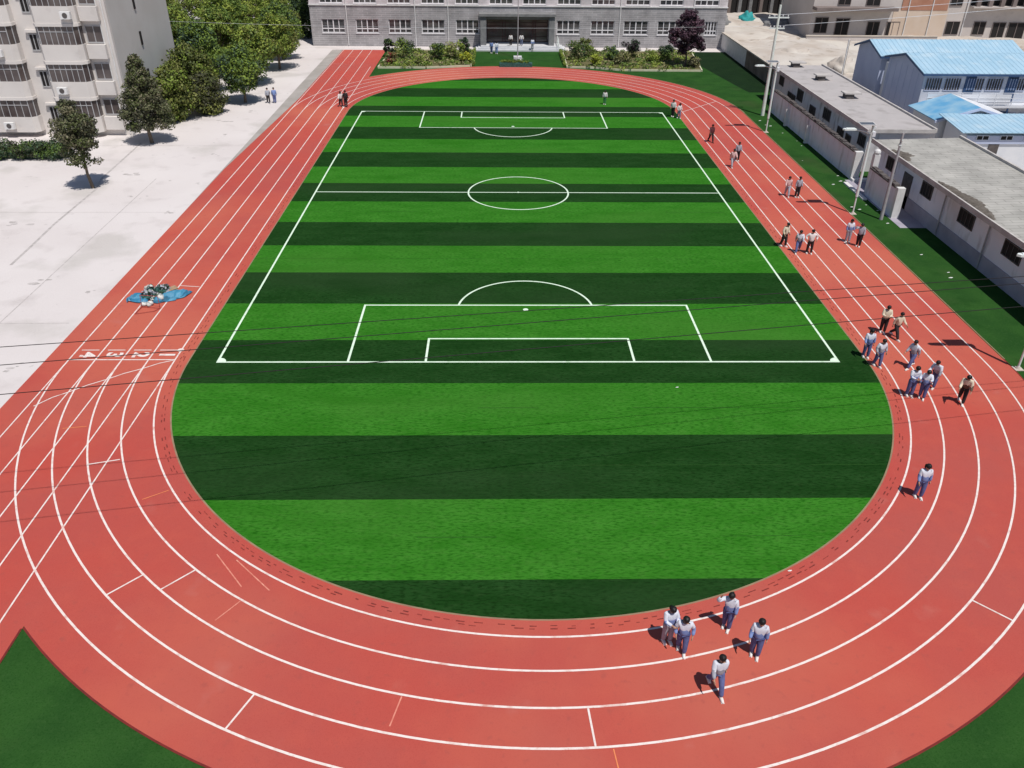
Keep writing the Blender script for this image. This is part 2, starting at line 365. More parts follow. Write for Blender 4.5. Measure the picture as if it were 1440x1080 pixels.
# lane lines
g = MB()
for i in range(5): ring(g, R1 + LW * i - .034, R1 + LW * i + .034, .016)
struct(g, 'lane_lines', M['line_white'])
g = MB()
for i in range(5):
    x = XC - R1 - LW * i
    strip(g, (x, -12), (x, Y1 - .5), .055, .019); strip(g, (x, Y2 + .3), (x, 113.6 if i else 102.5), .055, .019)
struct(g, 'sprint_lines', M['line_white'])
g = MB(); xl, xr = XC - R1 - 4 * LW - .02, XC - R1 + .02
strip(g, (xl, 33.07), (xr, 33.07), .075, .021)
for i in range(4):
    a = XC - R1 - LW * i
    strip(g, (a - LW + .22, 33.98), (a - .18, 33.98), .06, .021)
g.face([(XC - R1 - .03 + .16 * math.cos(t), 33.98 + .16 * math.sin(t), .023) for t in [2 * math.pi * k / 12 for k in range(12)]])
# curved stagger start line
pl = [(-14.95, 33.0), (-16.2, 32.20), (-17.5, 31.30), (-18.75, 30.36), (-19.72, 29.45)]
polyline(g, [(-14.95, 33.02), (-15.5, 32.75), (-16.12, 32.25), (-16.75, 31.85), (-17.34, 31.32), (-17.97, 30.85), (-18.56, 30.26), (-19.05, 29.85), (-19.52, 29.16)], .055, .020)
def polar(x, y):
    return math.atan2(y - Y1, x - XC)
def lane_mark(mb, x, y, lane, w=.06, l2=None):
    a = polar(x, y); r0 = R1 + LW * (lane - 1); r1 = R1 + LW * (l2 if l2 else lane)
    strip(mb, (XC + r0 * math.cos(a), Y1 + r0 * math.sin(a)), (XC + r1 * math.cos(a), Y1 + r1 * math.sin(a)), w, .020)
MARKS_WHITE = [((-15.60, 25.10), (-14.46, 25.42)), ((-12.16, 18.43), (-11.33, 19.30)), ((-10.58, 18.62), (-9.74, 19.49)),
               ((-7.14, 13.66), (-6.65, 14.74)), ((2.47, 14.18), (2.56, 12.98)), ((14.89, 17.98), (15.73, 17.14))]
for p, q in MARKS_WHITE: strip(g, p, q, .055, .020)
strip(g, (18.10, 81.1), (22.35, 85.55), .055, .020)
strip(g, (-17.3, 41.17), (-16.2, 41.02), .05, .020)
struct(g, 'start_and_stagger_lines', M['line_white'])
g = MB()
for p, q in [((-9.26, 20.2), (-8.06, 18.73)), ((-8.54, 19.93), (-7.15, 18.57)), ((-7.94, 18.13), (-8.49, 17.36)), ((-2.61, 14.61), (-2.84, 13.68))]:
    strip(g, p, q, .04, .020)
struct(g, 'faint_pink_marks', M['line_pink'])
g = MB()
for p, q in [((-12.74, 23.03), (-11.96, 23.55)), ((-17.58, 27.51), (-16.67, 27.66)), ((3.01, 12.96), (3.10, 12.1))]:
    strip(g, p, q, .035, .020)
struct(g, 'orange_marks', M['line_orange'])
# painted lane numbers, read from the infield side
for i in range(4):
    cu = bpy.data.curves.new('lane_number', 'FONT'); cu.body = str(i + 1); cu.size = .98; cu.align_x = 'CENTER'; cu.align_y = 'CENTER'; cu.offset = .034
    t = bpy.data.objects.new('tmp', cu); COL.objects.link(t)
    me = bpy.data.meshes.new_from_object(t.evaluated_get(bpy.context.evaluated_depsgraph_get()))
    bpy.data.objects.remove(t); me.materials.clear(); me.materials.append(M['line_white'])
    o = bpy.data.objects.new('lane_number', me); COL.objects.link(o); o['kind'] = 'structure'
    o.location = (XC - R1 - LW * (i + .5) + .06, 33.53, .022); o.rotation_euler = (0, 0, -math.pi / 2)
# drain slots inside lane 1
g = MB(); a = 0.0
rr = random.Random(3)
def arc_dashes(cy, a0, a1, r):
    a = a0
    while a < a1:
        l = rr.uniform(.10, .30) / r
        if rr.random() < .8:
            j = rr.uniform(-.02, .02); w = rr.uniform(.012, .024)
            q = [(XC + (r + j + w * s) * math.cos(t), cy + (r + j + w * s) * math.sin(t), .015) for s, t in ((-1, a), (1, a), (1, a + l), (-1, a + l))]
            g.face(q)
        a += l + rr.uniform(.10, .5) / r
arc_dashes(Y1, math.pi - .02, 2 * math.pi, R1 - .30); arc_dashes(Y1, math.pi, 2 * math.pi, R1 - .42)
arc_dashes(Y2, 0, math.pi, R1 - .33)
for sx in (-1, 1):
    for off in (.24, .40):
        y = Y1
        while y < Y2:
            l = rr.uniform(.10, .34)
            if rr.random() < .75:
                x = XC + sx * (R1 - off) + rr.uniform(-.02, .02); w = rr.uniform(.010, .022)
                rect(g, x - w, x + w, y, y + l, .015)
            y += l + rr.uniform(.1, .5)
struct(g, 'drain_slots', M['drain'])
# football pitch lines
g = MB(); W = .105; PX0, PX1, PY0, PY1 = -12.88, 16.02, 32.86, 80.75
pc = (PX0 + PX1) / 2
z = .014
strip(g, (PX0 - W / 2, PY0), (PX1 + W / 2, PY0), W, z); strip(g, (PX0 - W / 2, PY1), (PX1 + W / 2, PY1), W, z)
strip(g, (PX0, PY0 + W / 2), (PX0, PY1 - W / 2), W, z); strip(g, (PX1, PY0 + W / 2), (PX1, PY1 - W / 2), W, z)
strip(g, (PX0 + W / 2, YM), (PX1 - W / 2, YM), W, z)
z2 = .0165
def arcline(c, r, a0, a1, n, zz):
    polyline(g, [(c[0] + r * math.cos(a0 + (a1 - a0) * i / n), c[1] + r * math.sin(a0 + (a1 - a0) * i / n)) for i in range(n + 1)], W, zz)
arcline((pc, YM), 3.57, 0, 2 * math.pi, 72, z2)
for s, yb in ((1, PY0), (-1, PY1)):
    for hw, dp in ((8.46, 5.93), (4.86, 2.25)):
        strip(g, (pc - hw - W / 2, yb + s * dp), (pc + hw + W / 2, yb + s * dp), W, z2)
        for e in (-1, 1): strip(g, (pc + e * hw, yb + s * W / 2), (pc + e * hw, yb + s * (dp - W / 2)), W, z2)
    sp = (pc - .05, yb + s * 5.42)
    h = math.asin((5.93 + W / 2 - 5.42) / 3.55)
    arcline(sp, 3.55, s * h, s * (math.pi - h), 30, z2)
    g.face([(sp[0] + .14 * math.cos(t), sp[1] + .14 * math.sin(t), z2) for t in [2 * math.pi * k / 14 for k in range(14)]])
    for e, px in ((1, PX0), (-1, PX1)):
        g.face([(px, yb, z2 + .003)] + [(px + e * .38 * math.cos(t), yb + s * .38 * math.sin(t), z2 + .003) for t in [math.pi / 2 * k / 8 for k in range(9)]])
g.face([(pc + .1 * math.cos(t), YM + .1 * math.sin(t), z2 + .003) for t in [2 * math.pi * k / 12 for k in range(12)]])
struct(g, 'pitch_lines', M['line_turf'])

# ------------------------------------------------------------- vegetation
def leaves(mb, clumps, n, size, nm, rs, flat=.0):
    """n small leaf-sprays scattered through the volume of ellipsoid clumps (centre, radii)"""
    tot = sum(c[1][0] * c[1][1] + c[1][2] * c[1][0] for c in clumps)
    for c, r in clumps:
        k = max(6, int(n * (r[0] * r[1] + r[2] * r[0]) / tot)); tone = rs.randrange(nm)
        for _ in range(k):
            d = Vector((rs.gauss(0, 1), rs.gauss(0, 1), rs.gauss(0, 1))).normalized()
            q = rs.random() ** .33
            p = Vector((c[0] + d.x * r[0] * q, c[1] + d.y * r[1] * q, c[2] + d.z * r[2] * q))
            s = size * rs.uniform(.55, 1.3)
            nrm = (d + Vector((rs.gauss(0, .7), rs.gauss(0, .7), rs.gauss(.3, .7)))).normalized()
            u = nrm.cross(Vector((rs.gauss(0, 1), rs.gauss(0, 1), rs.gauss(0, 1)))).normalized(); w = nrm.cross(u)
            mi = tone if rs.random() < .6 else rs.randrange(nm)
            a = rs.uniform(.45, .8)
            mb.face([p - u * s, p - w * s * a + u * s * .1, p + u * s, p + w * s * a - u * s * .1], mi)

def crown_clumps(h0, h1, prof, rs, n, cr):
    out = []
    for _ in range(n):
        t = rs.random() ** .9; z = h0 + (h1 - h0) * t; rad = prof(t)
        a = rs.uniform(0, 6.283); q = math.sqrt(rs.random()) * rad * .92
        s = cr * rs.uniform(.6, 1.25) * (0.45 + .55 * min(1, rad / max(prof(.3), .01)))
        out.append(((q * math.cos(a), q * math.sin(a), z), (s, s, s * rs.uniform(.6, .85))))
    return out

def tree(loc, h, prof, h0, nleaf, lsize, mats, label, seed, name='tree', nclump=46, cr=.6, trunk=.11, group=None, cat='tree', lean=(0, 0)):
    rs = random.Random(seed); t = empty(name, loc); tag(t, label, cat, group)
    mb = MB()
    top = Vector((lean[0] * .6, lean[1] * .6, h * .8))
    pts = [Vector((0, 0, -.05))] + [top * f + Vector((rs.gauss(0, .04), rs.gauss(0, .04), 0)) * h * .3 for f in (.2, .4, .6, .8)] + [top]
    mb.tube(pts, [trunk * 1.25, trunk, trunk * .8, trunk * .6, trunk * .4, trunk * .15], 8)
    cl = crown_clumps(h0, h * .96, prof, rs, nclump, cr)
    cl = [((c[0] + lean[0] * c[2] / h, c[1] + lean[1] * c[2] / h, c[2]), r) for c, r in cl]
    for c, r in cl[::4]:
        f = max(.25, min(.8, c[2] / h * .75)); b = top * f
        mid = (b + Vector(c)) / 2 + Vector((0, 0, .1))
        mb.tube([b, mid, Vector(c)], [trunk * .42, trunk * .28, trunk * .1], 6)
    mb.build('trunk', M['bark'], t, True)
    for _ in range(16):
        c, r = rs.choice(cl); v = Vector((c[0], c[1], (c[2] - h * .5) * .9)); v = v.normalized() if v.length > .01 else Vector((0, 0, 1))
        cl.append(((c[0] + v.x * cr * .55, c[1] + v.y * cr * .55, c[2] + v.z * cr * .5), (r[0] * .42, r[1] * .42, r[2] * .5)))
    mb = MB(); leaves(mb, cl, nleaf, lsize, len(mats), rs); mb.build('crown', [M[m] for m in mats], t)
    return t
def shrub(loc, r, h, n, lsize, mats, label, seed, name='shrub', group=None):
    rs = random.Random(seed); t = empty(name, loc); tag(t, label, 'shrub', group)
    mb = MB()
    for _ in range(6):
        a = rs.uniform(0, 6.283); mb.tube([(0, 0, -.03), (r * .4 * math.cos(a), r * .4 * math.sin(a), h * .4), (r * .7 * math.cos(a), r * .7 * math.sin(a), h * .75)], [.03, .022, .01], 5)
    mb.build('stem', M['bark'], t, True)
    cl = []
    for _ in range(16):
        a = rs.uniform(0, 6.283); zt = rs.uniform(.25, .85); q = r * math.sqrt(rs.random()) * math.sqrt(max(.1, 1 - (zt - .4) ** 2 * 2.2)) * .8
        s = r * rs.uniform(.28, .45); cl.append(((q * math.cos(a), q * math.sin(a), zt * h), (s, s, s * .8)))
    mb = MB(); leaves(mb, cl, n, lsize, len(mats), rs); mb.build('foliage', [M[m] for m in mats], t)
    return t

cone = lambda r: (lambda t: r * (1.0 - t) ** .8 * min(1, .72 + t * 1.6) + .12)
oval = lambda r: (lambda t: r * math.sin(math.pi * (.14 + .82 * t)) ** .7)
GREY = ['leaf_grey', 'leaf_grey2', 'leaf_grey3', 'leaf_olive2']; OL = ['leaf_olive', 'leaf_olive2', 'leaf_green']; GR = ['leaf_green', 'leaf_green2', 'leaf_lime', 'leaf_olive']; DK = ['leaf_green2', 'leaf_dark2', 'leaf_green']
tree((-28.86, 69.45, 0), 7.05, cone(2.2), 1.35, 22000, .092, GREY, 'cone shaped grey green tree in front of the end wall of the apartment block', 11, nclump=150, cr=.66, trunk=.13)
tree((-28.91, 57.76, 0), 6.2, oval(1.55), 1.75, 12500, .085, GREY, 'small round topped tree with a bare slim trunk at the end of the hedge', 12, nclump=80, cr=.58, trunk=.10, lean=(-.35, 0))
G = 'trees in the belt beside the concrete yard'
BELT = [((-29.3, 77.0), 4.6, oval(2.0), .3, OL, 'low olive bush-like tree right behind the cone shaped tree'),
        ((-27.1, 79.6), 3.7, oval(1.5), .15, ['leaf_olive2', 'leaf_grey2', 'leaf_olive'], 'short dark olive tree at the near tip of the tree belt'),
        ((-29.2, 82.5), 5.6, oval(2.4), .6, OL, 'rounded olive green tree second from the near end of the belt'),
        ((-24.9, 84.2), 5.2, oval(2.0), 1.45, DK, 'dark green tree overhanging the yard close to the two walkers'),
        ((-30.2, 89.0), 7.0, oval(2.7), 1.2, DK, 'dark tree against the far edge of the apartment end wall'),
        ((-25.9, 92.6), 5.9, oval(2.3), 1.3, GR, 'bright green tree in the middle of the belt at the yard edge'),
        ((-30.6, 97.0), 7.2, oval(3.0), 1.2, GR, 'tall yellow green tree in the middle of the belt'),
        ((-25.2, 100.8), 6.0, oval(2.3), 1.5, GR, 'light green tree with its shade spreading on the pale yard'),
        ((-32.5, 105.5), 8.0, oval(3.3), 1.4, ['leaf_green', 'leaf_lime', 'leaf_green2'], 'lime green tree at the top of the belt next to the apartment block'),
        ((-26.2, 107.0), 6.4, oval(2.4), 1.5, DK, 'deep green tree near the far end of the belt'),
        ((-28.2, 115.5), 6.5, oval(2.6), 1.0, GR, 'leafy green tree last in the belt toward the school'),
        ((-27.0, 123.0), 6.0, oval(2.2), .4, ['leaf_dark', 'leaf_dark2', 'leaf_green2'], 'very dark tree beside the left corner of the school'),
        ((-35.5, 114.0), 8.5, oval(3.2), 1.2, GR, 'high green tree behind the belt at the top edge of view'),
        ((-34.5, 125.0), 8.5, oval(3.4), 1.2, OL, 'farthest olive tree behind the belt'),
        ((-33.8, 92.5), 8.0, oval(3.0), 1.0, GR, 'tall green tree close behind the apartment end wall'),
        ((-37.0, 99.0), 9.0, oval(3.4), 1.0, GR, 'yellow green tree rising behind the apartment roof corner'),
        ((-31.8, 113.0), 8.0, oval(3.0), 1.0, ['leaf_lime', 'leaf_green', 'leaf_olive'], 'lightest lime green tree in the upper part of the belt'),
        ((-40.0, 110.0), 9.0, oval(3.6), 1.0, OL, 'olive tree deep behind the apartment block')]
for i, (p, h, pr, h0, ms, lb) in enumerate(BELT):
    tree((p[0], p[1], 0), h, pr, h0, 15000, .115, ms, lb, 100 + i, nclump=120, cr=.82, trunk=.13, group=G)
tree((22.75, 103.6, 0), 6.3, oval(2.25), 1.5, 17000, .10, ['leaf_purple', 'leaf_purple2', 'leaf_purple3'], 'dark purple leaved tree at the right end of the school garden', 31, nclump=75, cr=.62, trunk=.11)
# clipped hedge by the apartments
h = MB(); rs = random.Random(5)
cl = []
for i in range(340):
    cl.append(((rs.uniform(-52, -33.8), rs.uniform(64.15, 65.9), rs.uniform(.2, 1.15)), (.42, .4, .3)))
hd = empty('hedge', (-43, 65, 0)); tag(hd, 'long clipped dark green hedge in front of the apartment block', 'hedge')
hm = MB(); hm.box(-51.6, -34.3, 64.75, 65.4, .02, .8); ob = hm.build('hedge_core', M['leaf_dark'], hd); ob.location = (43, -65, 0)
hm = MB(); leaves(hm, cl, 30000, .085, 3, rs); ob = hm.build('foliage', [M['leaf_dark2'], M['leaf_green2'], M['leaf_grey2']], hd); ob.location = (43, -65, 0)

# garden beds in front of the school
def bed(pts, label):
    b = empty('garden_bed', (pts[0][0], pts[0][1], 0)); tag(b, label, 'garden bed')
    inv = (-pts[0][0], -pts[0][1], 0)
    m = MB(); m.face([(x, y, .10) for x, y in pts]); o = m.build('soil', M['soil'], b); o.location = inv
    m = MB()
    for i in range(len(pts)):
        p, q = Vector(pts[i]), Vector(pts[(i + 1) % len(pts)]); d = (q - p); L = d.length
        m.box(0, L - .14, -.07, .07, -.02, .2, M=Matrix.Translation((p.x, p.y, 0)) @ Matrix.Rotation(math.atan2(d.y, d.x), 4, 'Z'))
    o = m.build('kerb', M['kerb'], b); o.location = inv
    return b
LB = [(-13.9, 101.6), (-8.2, 101.7), (-3.0, 103.0), (-2.75, 113.0), (-13.4, 113.0)]
RB = [(8.45, 102.6), (11.8, 102.2), (14.8, 100.9), (24.2, 100.8), (25.4, 113.0), (8.6, 113.0)]
bed(LB, 'planted bed with a pale kerb left of the school entrance lawn'); bed(RB, 'planted bed with a pale kerb right of the school entrance lawn')
def inside(p, poly):
    c = False
    for i in range(len(poly)):
        a, b = poly[i], poly[i - 1]
        if (a[1] > p[1]) != (b[1] > p[1]) and p[0] < (b[0] - a[0]) * (p[1] - a[1]) / (b[1] - a[1]) + a[0]: c = not c
    return c
for poly, nm, sd in ((LB, 'ground_cover', 1), (RB, 'ground_cover', 2)):
    rs = random.Random(40 + sd); cl = []
    xs = [p[0] for p in poly]; ys = [p[1] for p in poly]
    while len(cl) < 210:
        p = (rs.uniform(min(xs), max(xs)), rs.uniform(min(ys), max(ys)))
        if inside(p, poly): s = rs.uniform(.25, .6); cl.append(((p[0], p[1], rs.uniform(.12, .32)), (s, s, s * .5)))
    m = MB(); leaves(m, cl, 12000, .10, 5, rs)
    o = m.build(nm, [M['leaf_green'], M['leaf_tan'], M['leaf_green2'], M['leaf_green2'], M['leaf_lime']]); o['kind'] = 'stuff'
SH = [((-11.2, 107.0), 1.35, 2.5, DK + ['leaf_dark'], 'round dark green clipped shrub left of the entrance lawn'),
      ((-13.3, 108.6), .8, 2.3, ['leaf_dark', 'leaf_purple2', 'leaf_green2'], 'thin dark shrub at the corner where the sprint lanes end'),
      ((-12.6, 104.4), .9, 1.2, ['leaf_olive', 'leaf_tan', 'leaf_red'], 'low reddish shrub beside the end of the sprint lanes'),
      ((-7.2, 106.8), 1.2, 1.9, ['leaf_green', 'leaf_dark2', 'leaf_green2'], 'leafy mid green shrub in the middle of the left bed'),
      ((-5.1, 107.2), 1.25, 2.1, ['leaf_lime', 'leaf_tan', 'leaf_green'], 'pale green bushy shrub near the lawn in the left bed'),
      ((-3.7, 104.5), .8, 1.3, ['leaf_yellow', 'leaf_yellow2', 'leaf_lime'], 'bright yellow green shrub at the lawn corner of the left bed'),
      ((-4.0, 110.8), .8, 2.2, ['leaf_dark', 'leaf_dark2'], 'slim dark shrub close to the left porch wall'),
      ((-8.9, 104.0), 1.0, .9, ['leaf_tan', 'leaf_olive', 'leaf_green'], 'low tan tinged shrub at the front of the left bed'),
      ((10.1, 107.0), 1.45, 2.5, ['leaf_dark2', 'leaf_olive2', 'leaf_tan', 'leaf_green2'], 'big mixed dark shrub at the lawn side of the right bed'),
      ((11.4, 109.6), 1.2, 2.4, ['leaf_olive', 'leaf_green', 'leaf_olive2'], 'olive shrub behind the big mixed shrub of the right bed'),
      ((12.0, 103.6), .85, 1.2, ['leaf_yellow', 'leaf_yellow2', 'leaf_lime'], 'yellow flowering low shrub at the front of the right bed'),
      ((17.0, 109.3), 1.15, 2.3, ['leaf_dark', 'leaf_purple2', 'leaf_dark2'], 'ball shaped dark shrub in the middle of the right bed'),
      ((15.2, 104.4), 1.2, 1.2, ['leaf_olive', 'leaf_grey', 'leaf_tan'], 'spreading greyish shrub at the front kerb of the right bed'),
      ((19.6, 106.2), 1.3, 1.2, ['leaf_lime', 'leaf_green', 'leaf_olive'], 'wide light green shrub left of the purple tree'),
      ((14.2, 107.6), 1.0, 1.6, ['leaf_green2', 'leaf_dark2', 'leaf_green'], 'green shrub between the mixed shrub and the ball shaped shrub'),
      ((21.2, 108.2), 1.1, 1.7, ['leaf_dark', 'leaf_dark2', 'leaf_green2'], 'dark green shrub behind the purple tree'),
      ((23.7, 102.9), .9, 1.1, ['leaf_tan', 'leaf_grey3', 'leaf_olive'], 'pale tan shrub at the foot of the purple tree')]
for i, (p, r, h_, ms, lb) in enumerate(SH):
    shrub((p[0], p[1], .1), r, h_, 1500, .10, ms, lb, 200 + i, group='shrubs in the school garden beds')
for i, (x, y0_, y1_, lb) in enumerate([(-2.75, 103.2, 112.6, 'narrow light green border hedge on the left side of the entrance lawn'), (8.25, 102.8, 112.6, 'narrow light green border hedge on the right side of the entrance lawn')]):
    rs = random.Random(60 + i); hb = empty('border_hedge', (x, y0_, 0)); tag(hb, lb, 'hedge', 'border hedges of the entrance lawn')
    m = MB(); leaves(m, [((0, rs.uniform(0, y1_ - y0_), rs.uniform(.1, .5)), (.2, .3, .2)) for _ in range(60)], 2200, .07, 3, rs); m.build('foliage', [M['leaf_green'], M['leaf_lime'], M['leaf_green2']], hb)
pl = empty('flower_planter', (2.6, 103.2, 0)); tag(pl, 'long low dark green planter with white flowers on the entrance lawn', 'planter')
m = MB(); m.box(-2.2, 1.7, -.45, .45, 0, .42); m.box(-2.05, 1.55, -.30, .30, .42, .46); m.build('trough', M['net_green'], pl)
m = MB(); rs = random.Random(9); leaves(m, [((rs.uniform(-1.9, 1.4), rs.uniform(-.25, .25), .6), (.3, .25, .2)) for _ in range(20)], 900, .07, 2, rs)
n_ = len(m.f); leaves(m, [((-.15, 0, .9), (.3, .25, .4)), ((.4, .1, .78), (.25, .2, .3))], 90, .06, 1, rs); m.m[n_:] = [2] * (len(m.m) - n_)
m.build('foliage', [M['leaf_green2'], M['leaf_green'], M['paper']], pl)

# ------------------------------------------------------------ the school
SY = 116.5
sch = empty('school_building', (3, SY, 0)); tag(sch, 'grey brick school with white upper floors and a dark glazed entrance', 'school')
def loc_child(o): o.location = (-3, -SY, 0); return o
X0, X1 = -24.3, 30.3
GW = [(-22.9, -19.87), (-18.43, -15.45), (-14.13, -11.14), (-9.8, -6.77), (-5.29, -2.25), (8.0, 11.06), (12.5, 15.62), (16.85, 20.1), (21.35, 24.5), (27.62, 29.25)]
UW = [(-22.93, -19.9), (-18.52, -15.57), (-14.14, -11.18), (-9.76, -6.72), (-5.33, -2.28), (-.89, 2.16), (3.46, 6.52), (8.0, 11.06), (12.46, 15.53), (16.92, 20.09), (21.39, 24.47), (25.96, 29.14)]
def wall_with_holes(m, x0, x1, y, z0, z1, holes, depth, mi=0):
    """front sheet of a wall (facing -y) with recessed rectangular holes: cell grid"""
    xs = sorted({x0, x1} | {h[0] for h in holes} | {h[1] for h in holes}); zs = sorted({z0, z1} | {h[2] for h in holes} | {h[3] for h in holes})
    for i in range(len(xs) - 1):
        for j in range(len(zs) - 1):
            cx_, cz = (xs[i] + xs[i + 1]) / 2, (zs[j] + zs[j + 1]) / 2
            if any(h[0] < cx_ < h[1] and h[2] < cz < h[3] for h in holes): continue
            m.face([(xs[i], y, zs[j]), (xs[i + 1], y, zs[j]), (xs[i + 1], y, zs[j + 1]), (xs[i], y, zs[j + 1])], mi)
    for a, b_, c, d in holes:
        m.face([(a, y, c), (a, y + depth, c), (a, y + depth, d), (a, y, d)][::-1], mi); m.face([(b_, y, c), (b_, y + depth, c), (b_, y + depth, d), (b_, y, d)], mi)
        m.face([(a, y, d), (b_, y, d), (b_, y + depth, d), (a, y + depth, d)][::-1], mi); m.face([(a, y, c), (b_, y, c), (b_, y + depth, c), (a, y + depth, c)], mi)
m = MB(); holes = [(a, b_, 1.62, 3.32) for a, b_ in GW] + [(-1.25, 6.85, .62, 3.42)]
wall_with_holes(m, X0, X1, SY, -.05, 4.95, holes, .25)
m.face([(X0, SY, -.05), (X0, SY + 14, -.05), (X0, SY + 14, 4.95), (X0, SY, 4.95)][::-1]); m.face([(X1, SY, -.05), (X1, SY + 14, -.05), (X1, SY + 14, 4.95), (X1, SY, 4.95)])
loc_child(m.build('wall', M['grey_brick'], sch))
m = MB(); UZ = [(5.2, 7.1), (8.7, 10.6)]
wall_with_holes(m, X0, X1, SY - .004, 5.07, 12.3, [(a, b_, c, d) for a, b_ in UW for c, d in UZ], .25)
m.face([(X0, SY, 5.07), (X0, SY + 14, 5.07), (X0, SY + 14, 12.3), (X0, SY, 12.3)][::-1]); m.face([(X1, SY, 5.07), (X1, SY + 14, 5.07), (X1, SY + 14, 12.3), (X1, SY, 12.3)])
loc_child(m.build('upper_wall', M['white_tile'], sch))
m = MB(); m.box(X0 - .08, X1 + .08, SY - .12, SY + .05, 4.95, 5.07); loc_child(m.build('ledge', M['white'], sch))
m = MB(); m.box(X0 - .3, X1 + .3, SY - .4, SY + 14.3, 12.3, 12.7); loc_child(m.build('roof', M['roof_grey'], sch))
def school_window(a, b_, c, d, split, parent, ox=0, oy=0):
    m = MB(); y = SY + .12; t = .09; w = b_ - a
    m.box(a, b_, y, y + .08, c, c + t); m.box(a, b_, y, y + .08, d - t, d); zs = c + (d - c) * split
    for q in (0, .25, .5, .75, 1):
        cx_ = a + t / 2 + (w - t) * q; ww = t * (1.5 if q == .5 else 1) / 2
        m.box(cx_ - ww, cx_ + ww, y + .002, y + .082, c + t, d - t)
    m.box(a + t, b_ - t, y - .004, y + .076, zs - .06, zs + .06)
    m.box(a - .05, b_ + .05, SY - .08, SY + .12, c - .08, c - .001)
    f = m.build('window', M['frame_white'], parent); f.location = (-3, -SY, 0)
    m = MB(); m.face([(a, y + .05, c), (b_, y + .05, c), (b_, y + .05, d), (a, y + .05, d)]); m.build('pane', M['glass'], f)
    return f
for a, b_ in GW: school_window(a, b_, 1.62, 3.32, .3, sch)
for c, d in UZ:
    for a, b_ in UW: school_window(a, b_, c, d, .34, sch)
for x in (-19.55, -10.62, -6.3, 16.3, 25.9):
    m = MB(); m.tube([(x, SY - .08, .1), (x, SY - .08, 12.2)], .055, 8)
    for zz in (1, 3, 6, 9): m.box(x - .07, x + .07, SY - .1, SY - .005, zz, zz + .05)
    loc_child(m.build('downpipe', M['white'], sch))
# entrance
m = MB(); m.box(-2.05, -1.3, SY - 1.9, SY - .004, .5, 4.0); loc_child(m.build('porch_wall', M['grey_stone'], sch))
m = MB(); m.box(6.9, 7.6, SY - 1.9, SY - .004, .5, 4.0); loc_child(m.build('porch_wall', M['grey_stone'], sch))
m = MB(); m.box(-2.2, 7.75, SY - 2.1, SY - .004, 4.0, 4.3); m.box(-1.3, 6.9, SY - .5, SY - .006, 3.45, 4.0); loc_child(m.build('canopy', M['grey_stone'], sch))
m = MB()
for x in (-1.2, .85, 1.2, 3.0, 4.85, 5.2, 6.8): m.box(x - .06, x + .06, SY + .1, SY + .22, .62, 3.4)
for zz in (.66, 1.3, 2.55, 3.0, 3.36): m.box(-1.25, 6.85, SY + .12, SY + .2, zz - .035, zz + .035)
d = loc_child(m.build('entrance_door', M['darkred'], sch))
m = MB(); m.face([(-1.25, SY + .17, .6), (6.85, SY + .17, .6), (6.85, SY + .17, 3.42), (-1.25, SY + .17, 3.42)]); m.build('pane', M['glass_warm'], d)
m = MB()
for i in range(3): m.box(-2.0 - .35 * i, 8.4 + .35 * i, SY - 2.6 - .34 * i, SY - .01 - .003 * i, -.02, .5 - .167 * i - .001)
loc_child(m.build('entrance_steps', M['step'], sch))
m = MB()
for y in (SY - 2.5, SY - 1.4, SY - .3): m.tube([(8.1, y, .5), (8.1, y, 1.45)], .03, 6)
for zz in (.95, 1.45): m.tube([(8.1, SY - 2.5, zz), (8.1, SY - .3, zz)], .03, 6)
m.tube([(8.1, SY - 2.5, 1.45), (8.1, SY - 3.3, .95), (8.1, SY - 3.3, .02)], .03, 6)
loc_child(m.build('handrail', M['galv'], sch))
fp = empty('flagpole', (2.68, 108.4, 0)); tag(fp, 'tall thin grey flagpole standing on the entrance lawn in front of the school door', 'flagpole')
m = MB(); m.tube([(0, 0, 0), (0, 0, 4), (0, 0, 11)], [.07, .06, .035], 8); m.ball((0, 0, 11.05), .09); m.build('pole', M['pole_grey'], fp, True)
m = MB(); m.box(-.5, .5, -.5, .5, 0, .25); m.build('base', M['step'], fp)

# ------------------------------------------------------------ apartment block
ap = empty('apartment_block', (-31.3, 72, 0)); tag(ap, 'pale apartment block with glazed balconies and a windowed stair column', 'apartment block')
AX, AY = 31.3, -72
def apc(o): o.location = (AX, AY, 0); return o
FH = 2.86
m = MB(); m.box(-56, -31.3, 72.0, 85.5, -.05, 13.4, 0)
o = apc(m.build('wall', [M['apt_wall']], ap))
m = MB(); m.box(-31.3, -31.29, 72.3, 85.5, 0, 13.4); apc(m.build('end_wall', M['apt_side'], ap))
m = MB(); m.box(-56.3, -31.0, 71.6, 85.8, 13.4, 13.8); apc(m.build('roof', M['roof_grey'], ap))
m = MB(); m.tube([(-31.55, 71.93, .1), (-31.55, 71.93, 13.3)], .05, 8); apc(m.build('downpipe', M['white'], ap))
m = MB(); m.tube([(-31.95, 71.93, .1), (-31.95, 71.93, 13.3)], .04, 8); apc(m.build('downpipe', M['white'], ap))
